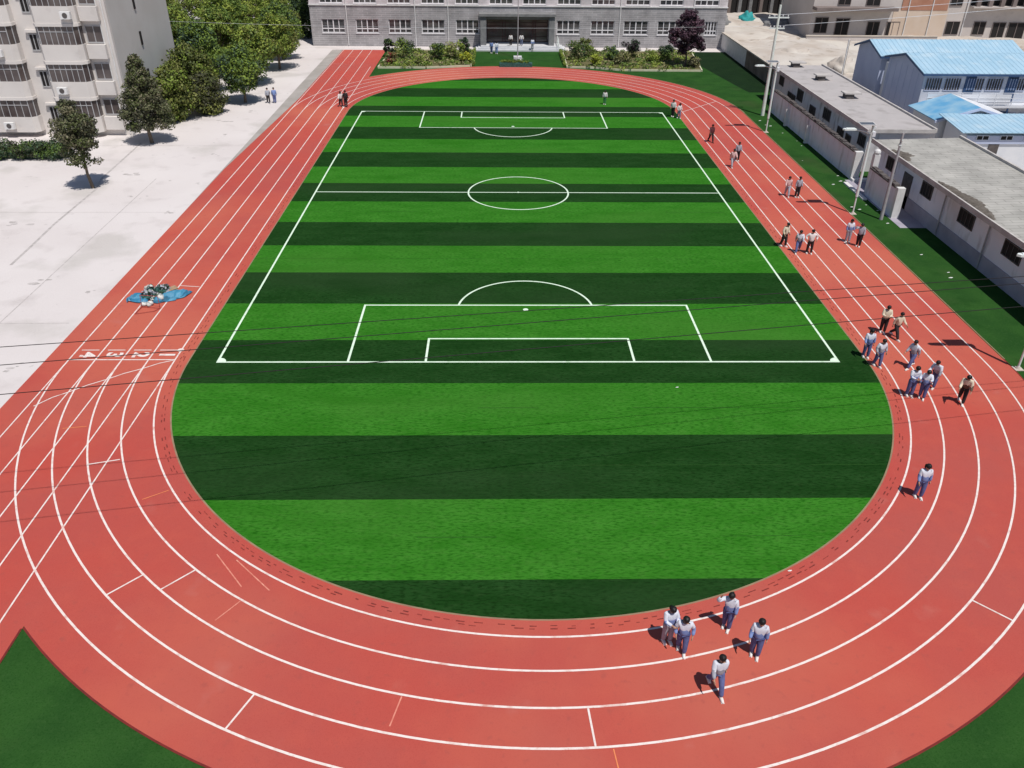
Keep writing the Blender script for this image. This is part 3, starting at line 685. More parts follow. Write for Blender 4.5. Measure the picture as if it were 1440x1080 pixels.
def balcony(x0, x1, z0):
    """x0..x1 glazed bay with sloped-in ends + a flat window to its right"""
    y = 71.0; c = .35
    m = MB()
    poly = [(x0, 71.998), (x0 + .06, y + c), (x0 + c, y), (x1 - c, y), (x1 - .02, y + c), (x1, 71.998)]
    m.prism(poly[::1], z0, z0 + 1.25, 'z'); 
    poly2 = [(p[0] + (.12 if p[0] < (x0 + x1) / 2 else -.12), p[1] - .06 if p[1] < 71.9 else p[1]) for p in poly]
    m.prism([(x0 - .04, 71.998), (x0 + .02, y + c - .05), (x0 + c - .03, y - .06), (x1 - c + .03, y - .06), (x1 + .04, y + c - .05), (x1 + .04, 71.998)], z0 + 2.62, z0 + 2.86 - .002, 'z')
    b = apc(m.build('balcony', M['apt_wall'], ap))
    m = MB(); poly = [(x0 + .05, 71.997), (x0 + .11, y + c + .03), (x0 + c + .03, y + .06), (x1 - c - .03, y + .06), (x1 - .07, y + c + .03), (x1 - .05, 71.997)]
    m.prism(poly, z0 + 1.252, z0 + 2.618, 'z'); m.build('pane', M['glass_warm'], b)
    m = MB(); pp = poly[0:]
    for i in range(1, 5): m.tube([(pp[i][0], pp[i][1] - .02, z0 + 1.25), (pp[i][0], pp[i][1] - .02, z0 + 2.62)], .035, 6)
    n = 6
    for k in range(1, n): 
        x = pp[2][0] + (pp[3][0] - pp[2][0]) * k / n; m.box(x - .022, x + .022, y + .03, y + .058, z0 + 1.255, z0 + 2.615)
    m.box(pp[2][0], pp[3][0], y + .028, y + .056, z0 + 2.2, z0 + 2.25)
    m.build('frame', M['win_frame_grey'], b)
def flat_window(x0, x1, z0, z1, dark=False):
    m = MB(); y = 71.93
    for a, b_, c, d in ((x0, x1, z0, z0 + .07), (x0, x1, z1 - .07, z1)): m.box(a, b_, y, y + .067, c, d)
    for x in (x0 + .035, (x0 + x1) / 2, x1 - .035): m.box(x - .03, x + .03, y + .002, y + .066, z0 + .07, z1 - .07)
    w = apc(m.build('window', M['win_frame_grey'], ap))
    m = MB(); m.face([(x0, y + .04, z0), (x1, y + .04, z0), (x1, y + .04, z1), (x0, y + .04, z1)]); m.build('pane', M['dark' if dark else 'glass_warm'], w)
for k in range(4):
    z0 = .42 + FH * k
    if k == 0: z0 = .42
    balcony(-37.0, -33.45, z0); flat_window(-33.28, -31.95, z0 + 1.28, z0 + 2.6)
    m = MB(); m.box(-33.36, -31.85, 71.6, 71.996, z0 + .1, z0 + 1.18); apc(m.build('window_apron', M['apt_wall'], ap))
    balcony(-42.9, -38.75, z0); balcony(-48.7, -44.9, z0); flat_window(-44.7, -43.2, z0 + 1.28, z0 + 2.6)
    flat_window(-37.95, -37.28, z0 + .65, z0 + 1.95, True)
    m = MB(); m.box(-38.1, -37.15, 71.75, 71.997, z0 + 2.05, z0 + 2.25); apc(m.build('sill', M['apt_wall'], ap))
for (x, z) in ((-36.2, 3.62), (-40.6, 6.5), (-34.4, 9.35), (-41.4, .75)):
    m = MB(); m.box(x, x + .8, 70.62, 70.93, z, z + .55, 0); m.prism([(x + .4 + .2 * math.cos(t), z + .28 + .2 * math.sin(t)) for t in [2 * math.pi * k / 16 for k in range(16)]], 70.60, 70.619, 'y', 1); m.box(x + .1, x + .15, 70.7, 70.995, z - .06, z, 1); m.box(x + .65, x + .7, 70.7, 70.995, z - .06, z, 1)
    apc(m.build('air_conditioner', [M['white'], M['coping']], ap))
for zz in (3.8, 6.9, 9.8):
    m = MB(); m.box(-31.28, -31.2, 77.6, 77.9, zz - .55, zz + .55); apc(m.build('vent', M['dark'], ap))

# ---------------------------------------------------------------- right side sheds
SG = 'grey single-storey sheds along the running track'
def shed_window(parent, inv, X, ya, yb, z0, z1, bars=True):
    m = MB(); t = .06
    m.box(X - .06, X - .003, ya, yb, z0, z0 + t); m.box(X - .06, X - .003, ya, yb, z1 - t, z1); m.box(X - .06, X - .004, ya, ya + t, z0 + t, z1 - t); m.box(X - .06, X - .004, yb - t, yb, z0 + t, z1 - t)
    if bars:
        n = 4
        for k in range(1, n): y = ya + (yb - ya) * k / n; m.box(X - .045, X - .025, y - .015, y + .015, z0 + t, z1 - t)
    f = m.build('window', M['coping'], parent); f.location = inv
    m = MB(); m.face([(X - .012, ya, z0), (X - .012, yb, z0), (X - .012, yb, z1), (X - .012, ya, z1)]); m.build('pane', M['dark'], f)
s1 = empty('shed', (28.3, 62.2, 0)); tag(s1, 'long flat roofed grey shed with three roof vents behind the courtyard wall', 'shed', SG); i1 = (-28.3, -62.2, 0)
m = MB(); m.box(28.3, 33.0, 62.3, 87.2, -.05, 3.05); o = m.build('wall', M['shed_wall'], s1); o.location = i1
m = MB(); m.box(28.12, 33.15, 62.1, 87.4, 3.05, 3.22); o = m.build('roof', M['roof_grey'], s1); o.location = i1
m = MB(); m.box(28.0, 28.118, 62.0, 87.45, 2.98, 3.27); m.box(33.152, 33.3, 62.0, 87.45, 3.05, 3.36); m.box(28.12, 33.15, 62.0, 62.098, 3.02, 3.30); o = m.build('roof_edge', M['roof_edge'], s1); o.location = i1
for ya, yb, z0, z1 in [(83.5, 84.9, 1.9, 2.75), (79.5, 81.8, .9, 1.9), (77.6, 79.2, 1.7, 2.7), (73.9, 75.4, .9, 2.1), (70.3, 72.0, 1.75, 2.65), (66.9, 68.3, .9, 2.0), (65.3, 66.4, .9, 1.9), (62.6, 64.0, 1.7, 2.6)]:
    shed_window(s1, i1, 28.3, ya, yb, z0, z1)
for (x, y) in ((30.2, 86.6), (30.6, 80.3), (30.5, 72.8)):
    m = MB(); m.box(x - .35, x + .3, y - .45, y + .45, 3.22, 3.62, 0); m.box(x - .55, x + .9, y - .55, y + .5, 3.62, 3.72, 1)
    o = m.build('roof_vent', [M['coping'], M['roof_edge']], s1); o.location = i1
s2 = empty('shed', (28.05, 40, 0)); tag(s2, 'nearest grey shed with a worn tiled roof and dark stained plinth', 'shed', SG); i2 = (-28.05, -40, 0)
m = MB(); m.box(28.05, 33.7, 22, 59.6, .9, 2.95); o = m.build('wall', M['court_wall'], s2); o.location = i2
m = MB(); m.box(28.0, 33.75, 22, 59.65, -.05, .9); o = m.build('plinth', M['plinth'], s2); o.location = i2
m = MB(); m.prism([(27.62, 2.95), (33.95, 3.12), (33.95, 3.26), (27.62, 3.09)], 21.8, 59.9, 'y'); o = m.build('roof', M['roof_tile'], s2); o.location = i2
m = MB(); m.box(27.5, 27.62, 21.7, 60.0, 2.9, 3.2); m.box(33.95, 34.1, 21.7, 60.0, 3.05, 3.42); o = m.build('roof_edge', M['roof_edge'], s2); o.location = i2
for ya, yb in ((56.3, 57.8), (50.7, 52.2), (45.3, 47.1), (40.2, 42.0), (34.8, 36.6), (29.5, 31.2)): shed_window(s2, i2, 28.05, ya, yb, 1.65, 2.55)
m = MB(); m.box(28.0, 28.046, 53.6, 54.9, .02, 2.3); o = m.build('door', M['coping'], s2); o.location = i2
for y in (48.9, 43.6, 38.3, 33.0):
    m = MB(); m.tube([(27.95, y, .05), (27.95, y, 2.9)], .05, 8); o = m.build('downpipe', M['pole_grey'], s2); o.location = i2
# dirt drifted against the parapet of the near roof
rs = random.Random(21)
for ys, n_, lb in (((43.5, 50.0), 15, 'long dark drift of dirt and moss along the near shed roof edge'), ((54.6, 57.2), 8, 'round dark patch of dirt on the far end of the near shed roof')):
    m = MB()
    for k in range(n_):
        y = ys[0] + (ys[1] - ys[0]) * (k + .5) / n_; w = .25 + .7 * math.sin(math.pi * (k + .5) / n_) * rs.uniform(.5, 1)
        x = 27.75 + w * .55; m.ball((x, y, 3.09 + (x - 27.62) * .027 - .004), (w * .6, (ys[1] - ys[0]) / n_ * .9, .07), 10, 4, jit=.5, zmin=0)
    o = m.build('roof_dirt', M['moss'], None, True); tag(o, lb, 'dirt')
# courtyard walls
def court_wall(x, ya, yb, h_, label, slots=(), pillars=()):
    w = empty('courtyard_wall', (x, ya, 0)); tag(w, label, 'wall', 'courtyard walls in front of the sheds'); inv = (-x, -ya, 0)
    m = MB(); ys = [ya] + [q for s in slots for q in s] + [yb]
    for k in range(0, len(ys), 2): m.box(x, x + .24, ys[k], ys[k + 1], -.05, h_)
    for s in slots: m.box(x + .06, x + .24, s[0], s[1], -.05, h_)
    o = m.build('wall', M['court_wall'], w); o.location = inv
    m = MB(); m.box(x - .10, x + .34, ya + .05, yb, h_, h_ + .10)
    rr_ = random.Random(int(ya)); y = ya + .2
    while y < yb - .4:
        l = rr_.uniform(.25, .6); m.box(x - .04 + rr_.uniform(-.05, .05), x + .28, y, y + l, h_ + .10, h_ + .10 + rr_.uniform(.03, .12)); y += l + rr_.uniform(.0, .2)
    o = m.build('coping', M['coping'], w); o.location = inv
    for y in pillars:
        m = MB(); m.prism([(y - .12, 0), (y + .14, 0), (y + .12, .9), (y, 1.5), (y - .08, .9)], x - .3, x - .005, 'x'); o = m.build('buttress', M['white'], w); o.location = inv
    return w, inv
cw, ci = court_wall(26.75, 60.5, 81.2, 2.0, 'long weathered courtyard wall with two white buttresses before the far shed', slots=((70.6, 71.0), (76.4, 76.8)), pillars=(70.3, 76.1))
m = MB(); m.box(26.7, 27.3, 60.15, 60.498, -.05, 2.1); o = m.build('end_pillar', M['white'], cw); o.location = ci
m = MB(); m.box(26.7, 28.3, 59.7, 60.148, -.02, .18); o = m.build('doorstep', M['white'], cw); o.location = ci
cw, ci = court_wall(26.45, 52.3, 56.6, 1.95, 'short stained courtyard wall with a white end pillar before the near shed')
m = MB(); m.box(26.4, 26.9, 51.95, 52.298, -.05, 2.05); o = m.build('end_pillar', M['white'], cw); o.location = ci
m = MB(); m.box(26.5, 26.9, 56.6, 57.0, -.05, 2.9); m.ball((26.7, 56.8, 3.05), .24, 10, 6); o = m.build('gate_post', M['white'], cw); o.location = ci
m = MB(); m.box(25.9, 26.2, 55.6, 59.4, -.02, .1); o = m.build('kerb_stone', M['white']); tag(o, 'loose white kerb stone lying on the turf at the gap between the courtyard walls', 'kerb stone')
m = MB(); m.box(26.3, 28.3, 50.2, 60.2, -.03, .003); o = m.build('alley_paving', M['plinth']); o['kind'] = 'structure'

# boundary wall to the building yard
bw = empty('boundary_wall', (30.2, 88, 0)); tag(bw, 'tall boundary wall half whitewashed half bare brown with a pale cap beside the turf', 'wall'); ib = (-30.2, -88, 0)
m = MB(); m.box(30.08, 30.35, 88.0, 104.0, -.05, 1.9); o = m.build('wall', M['wall_brown'], bw); o.location = ib
m = MB(); m.box(30.08, 30.35, 104.0, 116.4, -.05, 1.9); o = m.build('white_wall', M['white'], bw); o.location = ib
m = MB(); m.box(29.98, 30.45, 88.0, 116.4, 1.9, 2.04); o = m.build('cap', M['cap'], bw); o.location = ib

# dirt yard
g = MB(); nx, ny = 60, 60; xa, xb, ya, yb = 30.4, 130, 84, 170
def yz(x, y):
    e = min(1, (x - 30.4) / 3); q = min(1, max(0, (y - 86) / 5))
    return e * q * (.35 + .8 * noise.noise(Vector((x * .14, y * .10, 1.3))) + .35 * noise.noise(Vector((x * .4, y * .33, 5))))
for i in range(nx + 1):
    for j in range(ny + 1):
        x = xa + (xb - xa) * (i / nx) ** 1.6; y = ya + (yb - ya) * j / ny; g.v.append((x, y, yz(x, y)))
for i in range(nx):
    for j in range(ny):
        a = i * (ny + 1) + j; g.f.append((a, a + ny + 1, a + ny + 2, a + 1)); g.m.append(0)
struct(g, 'dirt_yard', M['dirt'], True)
g = MB(); rect(g, 30.4, 130, 20, 84, -.03); struct(g, 'site_ground', M['dirt'])
def heap(loc, r, mt, name, label, cat, seed):
    m = MB(); rs = random.Random(seed); m.ball((0, 0, -.1), (r[0], r[1], r[2] + .1), 22, 9, jit=.45, zmin=0)
    o = m.build(name, mt, None, True); o.location = loc; tag(o, label, cat); return o
heap((40.0, 141, .0), (1.3, 1.2, 1.35), M['teal'], 'netted_pile', 'teal net covered mound in the building yard', 'mound', 1)
heap((34.8, 137, 0), (1.6, 1.3, 1.4), M['grey_stone'], 'rubble_heap', 'grey rubble heap between the school corner and the teal mound', 'rubble', 2)
heap((43.5, 136, 0), (2.2, 1.3, 1.2), M['grey_stone'], 'rubble_heap', 'broken stone heap right of the teal mound', 'rubble', 3)
heap((41.0, 101.5, 0), (1.7, 1.8, 1.5), M['dirt'], 'sand_heap', 'tan sand heap beside the blue roofed cabins', 'sand heap', 4)
heap((38.0, 111, -.1), (3.2, 2.4, 1.0), M['dirt'], 'sand_heap', 'broad low tan sand heap behind the boundary wall', 'sand heap', 5)
heap((39.0, 120, -.1), (4.2, 1.6, 1.0), M['dirt'], 'sand_heap', 'long pale sand ridge in the middle of the building yard', 'sand heap', 6)
rs = random.Random(77)
for lbl, base, n_ in (('dark scrap heap behind the vented shed roof', (35.2, 87.0), 11),):
    m = MB()
    for _ in range(n_):
        m.box(-.5, .5, -.12, .12, -.06, .06, rs.randrange(3), M=Matrix.Translation((base[0] + rs.gauss(0, .7), base[1] + rs.gauss(0, .9), rs.uniform(.2, 1.3))) @ Matrix.Rotation(rs.uniform(0, 3.1), 4, 'Z') @ Matrix.Rotation(rs.uniform(-.7, .7), 4, 'X'))
    m.ball((base[0], base[1], -.1), (1.5, 1.7, .9), 14, 6, mi=0, jit=.4, zmin=0)
    o = m.build('scrap_heap', [M['coping'], M['cardboard'], M['white']]); tag(o, lbl, 'scrap heap')
heap((34.7, 83.4, 0), (1.0, 1.0, 1.5), M['leaf_dark'], 'covered_pile', 'dark sheet covered pile between shed and blue roofed cabin', 'pile', 8)

# ---------------------------------------------------------------- blue roofed cabins
def corrug(m, x0, x1, ya, za, yb, zb, t=.05, mi=0, pitch=.45):
    """ribbed sheet sloping from (ya,za) to (yb,zb), ribs run down the slope"""
    n = Vector((0, -(zb - za), yb - ya)).normalized()
    if n.z < 0: n = -n
    m.prism([(ya, za), (yb, zb), (yb + n.y * t, zb + n.z * t), (ya + n.y * t, za + n.z * t)], x0, x1, 'x', mi)
    x = x0 + pitch / 2
    while x < x1:
        a = Vector((x, ya, za)) + n * t; b_ = Vector((x, yb, zb)) + n * t
        m.face([a + Vector((-.05, 0, 0)), b_ + Vector((-.05, 0, 0)), b_ + n * .035, a + n * .035], mi); m.face([a + n * .035, b_ + n * .035, b_ + Vector((.05, 0, 0)), a + Vector((.05, 0, 0))], mi)
        x += pitch
def gable_cabin(label, x0, x1, ya, yb, ze, zr, end_mat, wallm, seam=True):
    c = empty('cabin', (x0, ya, 0)); tag(c, label, 'cabin', 'blue roofed site cabins'); inv = (-x0, -ya, 0); ym = (ya + yb) / 2
    m = MB(); m.prism([(ya, -.05), (yb, -.05), (yb, ze - .08), (ym, zr - .08), (ya, ze - .08)], x0, x1, 'x'); o = m.build('wall', wallm, c); o.location = inv
    m = MB(); m.prism([(ya + .05, -.05), (yb - .05, -.05), (yb - .05, ze - .1), (ym, zr - .1), (ya + .05, ze - .1)], x0 - .02, x0 - .003, 'x')
    if seam:
        k = 1
        while ya + 1.15 * k < yb - .2: y = ya + 1.15 * k; m.box(x0 - .04, x0 - .021, y - .03, y + .03, 0, ze - .1); k += 1
    o = m.build('gable_end', end_mat, c); o.location = inv
    m = MB(); sl = (zr - ze) / (ym - ya); ov = .45
    corrug(m, x0 - .35, x1 + .3, ya - ov, ze - sl * ov, ym, zr); corrug(m, x0 - .35, x1 + .3, yb + ov, ze - sl * ov, ym, zr)
    o = m.build('roof', M['blue_roof'], c); o.location = inv
    m = MB()
    m.prism([(ya - ov, ze - sl * ov - .14), (ya - ov, ze - sl * ov - .004), (ym, zr - .004), (yb + ov, ze - sl * ov - .004), (yb + ov, ze - sl * ov - .14), (ym, zr - .16)], x0 - .37, x0 - .30, 'x')
    m.box(x0 - .3, x1 + .3, ya - ov - .03, ya - ov + .05, ze - sl * ov - .16, ze - sl * ov - .006)
    o = m.build('fascia', M['blue_trim'], c); o.location = inv
    return c, inv
c1, ic = gable_cabin('two storey cabin with bright blue roof and a railed upper walkway', 36.6, 62, 72.6, 80.0, 5.45, 6.3, M['prefab_wall'], M['prefab_grey'])
Yf = 72.6
for k in range(5):
    x = 38.3 + 3.65 * k
    for z0 in (3.0, .1):
        m = MB(); m.box(x + 1.9, x + 2.8, Yf - .05, Yf - .004, z0, z0 + 2.1); o = m.build('door', M['blue_trim'], c1); o.location = ic
        for a in (x - 1.5, x + .15):
            m = MB(); zb, zt = z0 + .9, z0 + 2.0
            m.box(a, a + 1.4, Yf - .05, Yf - .004, zb, zb + .06); m.box(a, a + 1.4, Yf - .05, Yf - .004, zt - .06, zt)
            for q in range(7): m.box(a + 1.36 * q / 6, a + 1.36 * q / 6 + .04, Yf - .052, Yf - .02, zb + .06, zt - .06)
            f = m.build('window', M['prefab_wall'], c1); f.location = ic
            m = MB(); m.face([(a, Yf - .012, zb), (a + 1.4, Yf - .012, zb), (a + 1.4, Yf - .012, zt), (a, Yf - .012, zt)]); m.build('pane', M['glass'], f)
            if k == 4 and a > x: break
m = MB(); m.box(36.7, 62, Yf - 1.1, Yf - .055, 2.72, 2.9); o = m.build('walkway', M['prefab_white'], c1); o.location = ic
m = MB()
for k in range(18):
    x = 36.75 + 1.48 * k; m.box(x - .025, x + .025, Yf - 1.09, Yf - 1.04, 2.9, 3.95)
for zz in (3.2, 3.5, 3.93): m.box(36.7, 62, Yf - 1.085, Yf - 1.045, zz, zz + .045)
m.box(36.8, 44.0, Yf - 1.06, Yf - 1.05, 3.0, 3.85)
o = m.build('railing', M['prefab_white'], c1); o.location = ic
m = MB()
for k in range(8): x = 36.8 + 3.6 * k; m.box(x - .05, x + .05, Yf - 1.08, Yf - .98, 0, 2.72)
o = m.build('post', M['blue_trim'], c1); o.location = ic
c2, ic2 = gable_cabin('rear two storey cabin with plain grey blue gable and pale blue roof', 36.6, 50, 81.6, 87.4, 5.3, 6.15, M['prefab_wall'], M['prefab_wall'], seam=False)
m = MB(); m.box(37.0, 37.08, 80.2, 81.4, 0, 4.7); o = m.build('white_sheeting', M['prefab_white']); tag(o, 'white metal sheeting closing the gap between the two blue roofed cabins', 'sheeting')
# low shelters in front
c3 = empty('cabin', (35.4, 62.6, 0)); tag(c3, 'low white cabin with a blue lean-to roof and blue fascia nearest the tiled shed', 'cabin', 'blue roofed site cabins'); ic3 = (-35.4, -62.6, 0)
m = MB(); m.prism([(62.6, -.05), (66.0, -.05), (66.0, 3.2), (62.6, 2.75)], 36.0, 62, 'x'); o = m.build('wall', M['prefab_white'], c3); o.location = ic3
m = MB(); m.box(36.0, 62, 62.5, 62.596, 2.1, 2.72); o = m.build('blue_band', M['prefab_wall'], c3); o.location = ic3
for k in range(6):
    x = 36.7 + 1.85 * k; m = MB(); m.box(x, x + 1.0, 62.45, 62.496, 2.4, 2.44); m.box(x, x + 1.0, 62.45, 62.496, 2.72, 2.76)
    for q in (0, .47, .94): m.box(x + q, x + q + .06, 62.452, 62.494, 2.44, 2.72)
    f = m.build('window', M['prefab_grey'], c3); f.location = ic3
    m = MB(); m.face([(x, 62.47, 2.4), (x + 1, 62.47, 2.4), (x + 1, 62.47, 2.76), (x, 62.47, 2.76)]); m.build('pane', M['dark'], f)
m = MB(); m.box(37.9, 38.7, 62.54, 62.597, 0, 2.08); o = m.build('door', M['coping'], c3); o.location = ic3
m = MB(); corrug(m, 35.4, 62.4, 62.2, 2.98, 66.4, 3.42); o = m.build('roof', M['blue_roof'], c3); o.location = ic3
c4 = empty('cabin', (38.5, 66.6, 0)); tag(c4, 'small gabled cabin with white gable and blue and pinkish roof slopes', 'cabin', 'blue roofed site cabins'); ic4 = (-38.5, -66.6, 0)
m = MB(); m.prism([(35.7, -.05), (41.5, -.05), (41.5, 3.0), (38.6, 3.85), (35.7, 3.0)], 66.6, 71.2, 'y'); o = m.build('wall', M['prefab_white'], c4); o.location = ic4
m = MB(); m.prism([(35.2, 2.88), (38.6, 3.88), (38.6, 3.95), (35.2, 2.95)], 66.3, 71.4, 'y'); o = m.build('roof', M['blue_bright'], c4); o.location = ic4
m = MB(); m.prism([(42.0, 2.88), (38.605, 3.88), (38.605, 3.95), (42.0, 2.95)], 66.3, 71.4, 'y'); o = m.build('roof', M['prefab_white'], c4); o.location = ic4; o['label'] = 'pinkish white roof slope'
m = MB(); m.prism([(35.15, 2.74), (38.6, 3.74), (42.05, 2.74), (42.05, 2.93), (38.6, 3.93), (35.15, 2.93)], 66.2, 66.298, 'y'); o = m.build('fascia', M['prefab_wall'], c4); o.location = ic4

# --------------------------------------------------- buildings behind the yard
bb = empty('office_building', (60, 126, 0)); tag(bb, 'long beige building with dark windows behind the blue roofed cabins', 'building'); ibb = (-60, -126, 0)
def bbc(o): o.location = ibb; return o
m = MB(); m.box(45.0, 95, 126, 140, -.6, 12); bbc(m.build('wall', M['beige'], bb))
m = MB(); m.box(44.9, 56.4, 124.0, 125.995, 3.75, 4.15); bbc(m.build('canopy', M['brown_wall'], bb))
m = MB(); m.box(57.6, 64.2, 125.9, 125.996, 3.7, 6.8); bbc(m.build('terracotta_panel', M['terracotta'], bb))
m = MB(); m.box(56.6, 64.4, 125.94, 125.997, 0, 3.7); bbc(m.build('warm_panel', M['beige_warm'], bb))
def bbwin(a, b_, c, d):
    m = MB(); y = 125.9
    m.box(a, b_, y, y + .09, c, c + .08); m.box(a, b_, y, y + .09, d - .08, d)
    for x in (a + .04, (a + b_) / 2, b_ - .04): m.box(x - .04, x + .04, y + .003, y + .088, c + .08, d - .08)
    f = bbc(m.build('window', M['brown_wall'], bb)); m = MB(); m.face([(a, y + .06, c), (b_, y + .06, c), (b_, y + .06, d), (a, y + .06, d)]); m.build('pane', M['dark'], f)
for a, b_, c, d in [(45.6, 47.5, .6, 2.7), (48.6, 50.6, .3, 2.6), (53.2, 55.0, .2, 2.2), (56.0, 57.9, .2, 2.2), (64.6, 66.6, .5, 2.3), (68.6, 70.4, .5, 2.3), (71.4, 73.3, .1, 2.2), (73.7, 76.2, 0, 2.2), (76.6, 78.4, .1, 2.2), (81, 83, .3, 2.2), (86, 88, .3, 2.2),
                    (48.4, 50.2, 4.3, 6.0), (52.4, 54.4, 4.2, 6.0), (64.4, 66.2, 4.3, 6.2)]: bbwin(a, b_, c, d)
m = MB(); m.box(67.4, 95, 124.9, 125.9, 4.15, 4.35); bbc(m.build('balcony_slab', M['beige'], bb))
m = MB(); m.box(67.4, 95, 125.95, 125.995, 4.4, 7.5); bbc(m.build('balcony_recess', M['dark'], bb))
for k in range(16):
    m = MB(); x = 67.8 + 1.7 * k; m.box(x, x + .55, 125.0, 125.4, 4.35, 7.5); bbc(m.build('column', M['brown_wall'], bb))
for x in (58.6, 62.0, 67.0):
    m = MB(); m.tube([(x, 125.85, 0), (x, 125.85, 8)], .07, 8); bbc(m.build('downpipe', M['white'], bb))
m = MB(); m.box(44.7, 95.3, 125.6, 140.3, 12, 12.4); bbc(m.build('roof', M['roof_grey'], bb))
wg = empty('brown_building', (38, 147, 0)); tag(wg, 'brown pillared building with painted-in shade behind the teal mound', 'building'); iw = (-38, -147, 0)
m = MB(); m.box(27, 50, 147, 158, -.6, 10); o = m.build('wall', M['brown_wall'], wg); o.location = iw  # the facade's shade is put into this dark brown wall colour
for k in range(13):
    x = 27.6 + 1.75 * k; m = MB(); m.box(x, x + .5, 146.4, 146.995, -.3, 9.5); o = m.build('pillar', M['grey_stone' if k % 3 else 'brown_wall'], wg); o.location = iw
    m = MB(); m.face([(x + .6, 146.99, .3), (x + 1.65, 146.99, .3), (x + 1.65, 146.99, 3.2), (x + .6, 146.99, 3.2)]); o = m.build('window', M['dark'], wg); o.location = iw
m = MB(); m.box(26.5, 50.4, 146.2, 158.4, 10, 10.4); o = m.build('roof', M['roof_grey'], wg); o.location = iw
yw = empty('site_wall', (52, 121, 0)); tag(yw, 'low pale wall along the foot of the beige building', 'wall')
m = MB(); m.box(43.5, 62, 122.3, 122.55, -.3, .75); o = m.build('wall', M['beige'], yw); o.location = (-52, -121, 0)
m = MB(); m.box(43.4, 62, 122.22, 122.63, .75, .85); o = m.build('cap', M['cap'], yw); o.location = (-52, -121, 0)

# ---------------------------------------------------------------- poles, lamps, cables
def solar_lamp(loc, label):
    t = empty('solar_street_lamp', loc); tag(t, label, 'street lamp', 'solar street lamps along the track edge')
    m = MB(); m.tube([(0, 0, 0), (0, 0, 1.2)], .05, 10); m.tube([(0, 0, 1.2), (0, 0, 5.9)], [.095, .075], 10); m.build('pole', M['galv'], t, True)
    m = MB(); m.box(-.2, .2, -.2, .2, 0, .03); m.tube([(0, 0, .03), (0, 0, .14)], [.12, .07], 8); m.build('base_plate', M['cap'], t)
    m = MB(); m.tube([(0, 0, 5.35), (-.5, .02, 5.5), (-1.15, .04, 5.62)], .035, 8); m.build('arm', M['galv'], t, True)
    m = MB()
    m.prism([(-1.05, -.10), (-1.25, -.15), (-1.8, -.12), (-1.92, 0), (-1.8, .12), (-1.25, .15), (-1.05, .10)], 5.58, 5.68, 'z'); m.prism([(-1.15, -.07), (-1.7, -.07), (-1.7, .07), (-1.15, .07)], 5.68, 5.72, 'z')
    h_ = m.build('lamp_head', M['galv'], t); h_.location = (0, .04, 0)
    m = MB(); m.box(-1.75, -1.25, -.08, .08, 5.572, 5.579); m.build('diffuser', M['paper'], h_)
    T = Matrix.Translation((-.42, .05, 5.98)) @ Matrix.Rotation(R(4), 4, 'X')
    m = MB(); m.box(-.46, .46, -.26, .26, -.02, .018, 0, T)
    for a, b_, c, d in ((-.50, -.46, -.30, .30), (.46, .50, -.30, .30), (-.46, .46, -.30, -.26), (-.46, .46, .26, .30)): m.box(a, b_, c, d, -.025, .03, 1, T)
    m.build('solar_panel', [M['panel'], M['white']], t)
    m = MB(); m.tube([(0, 0, 5.5), (.16, -.05, 5.75), (.14, .02, 5.9)], .03, 6); m.box(.02, .22, -.13, .13, 5.2, 5.5); m.build('battery_box', M['prefab_white'], t)
    return t
for y, lb in ((73.76, 'white solar street lamp farthest along the track edge beside the concrete pole'), (52.82, 'white solar street lamp by the gap between the two sheds'), (32.2, 'white solar street lamp nearest the camera on the turf strip')):
    solar_lamp((24.15, y, 0), lb)
up = empty('utility_pole', (25.55, 79.9, 0)); tag(up, 'tall pale concrete utility pole with crossarms near the boundary wall', 'utility pole')
m = MB(); m.tube([(0, 0, -.1), (0, 0, 9.7)], [.17, .10], 12); m.build('pole', M['pole_conc'], up, True)
for zz, w in ((8.6, .95), (7.7, .7)):
    m = MB(); m.box(-w, w, -.05, .05, zz, zz + .1)
    a = m.build('crossarm', M['galv'], up); m = MB()
    for x in (-w + .1, -w * .4, w * .4, w - .1): m.tube([(x, 0, zz + .1), (x, 0, zz + .18), (x, 0, zz + .28)], [.03, .055, .03], 8)
    m.build('insulator', M['white'], a)
gp = empty('timber_pole', (25.65, 51.75, 0)); tag(gp, 'grey wooden pole leaning by the short courtyard wall', 'pole')
m = MB(); m.tube([(0, 0, -.1), (0, 0, 2.5), (.02, 0, 5.7)], [.12, .10, .07], 10); m.build('pole', M['pole_grey'], gp, True)
m = MB(); m.box(-.09, .09, -.09, .09, 4.9, 4.96); m.tube([(0, -.09, 5.2), (0, -.16, 5.3)], .03, 6); m.build('bracket', M['galv'], gp)
yp = empty('yard_post', (37.3, 92.0, 0)); tag(yp, 'thin white post with a dark wire beside the rear blue roofed cabin', 'post')
m = MB(); m.tube([(0, 0, -.1), (0, 0, 5.0)], [.09, .07], 8); m.build('pole', M['white'], yp, True); m = MB(); m.tube([(.11, 0, .1), (.12, 0, 4.9)], .02, 5); m.build('wire', M['black'], yp)
def cable(pts, r, name, label, group, sag=.0, mt='black'):
    a, b_ = Vector(pts[0]), Vector(pts[1]); n = 40; P = []
    for i in range(n + 1):
        t = i / n; p = a.lerp(b_, t); p.z -= sag * 4 * t * (1 - t); P.append(p)
    m = MB(); m.tube(P, r, 6); o = m.build(name, M[mt], None, True); tag(o, label, 'cable', group); return o
def ext(a, b_, x0, x1, z):
    f = lambda x: a[1] + (b_[1] - a[1]) * (x - a[0]) / (b_[0] - a[0]); return [(x0, f(x0), z), (x1, f(x1), z)]
CG = 'black cables crossing above the pitch'
cable(ext((-15.2, 22.1), (15.0, 26.75), -32, 40, 6.8), .012, 'overhead_cable', 'thin black overhead cable farthest from the camera above the near penalty area', CG)
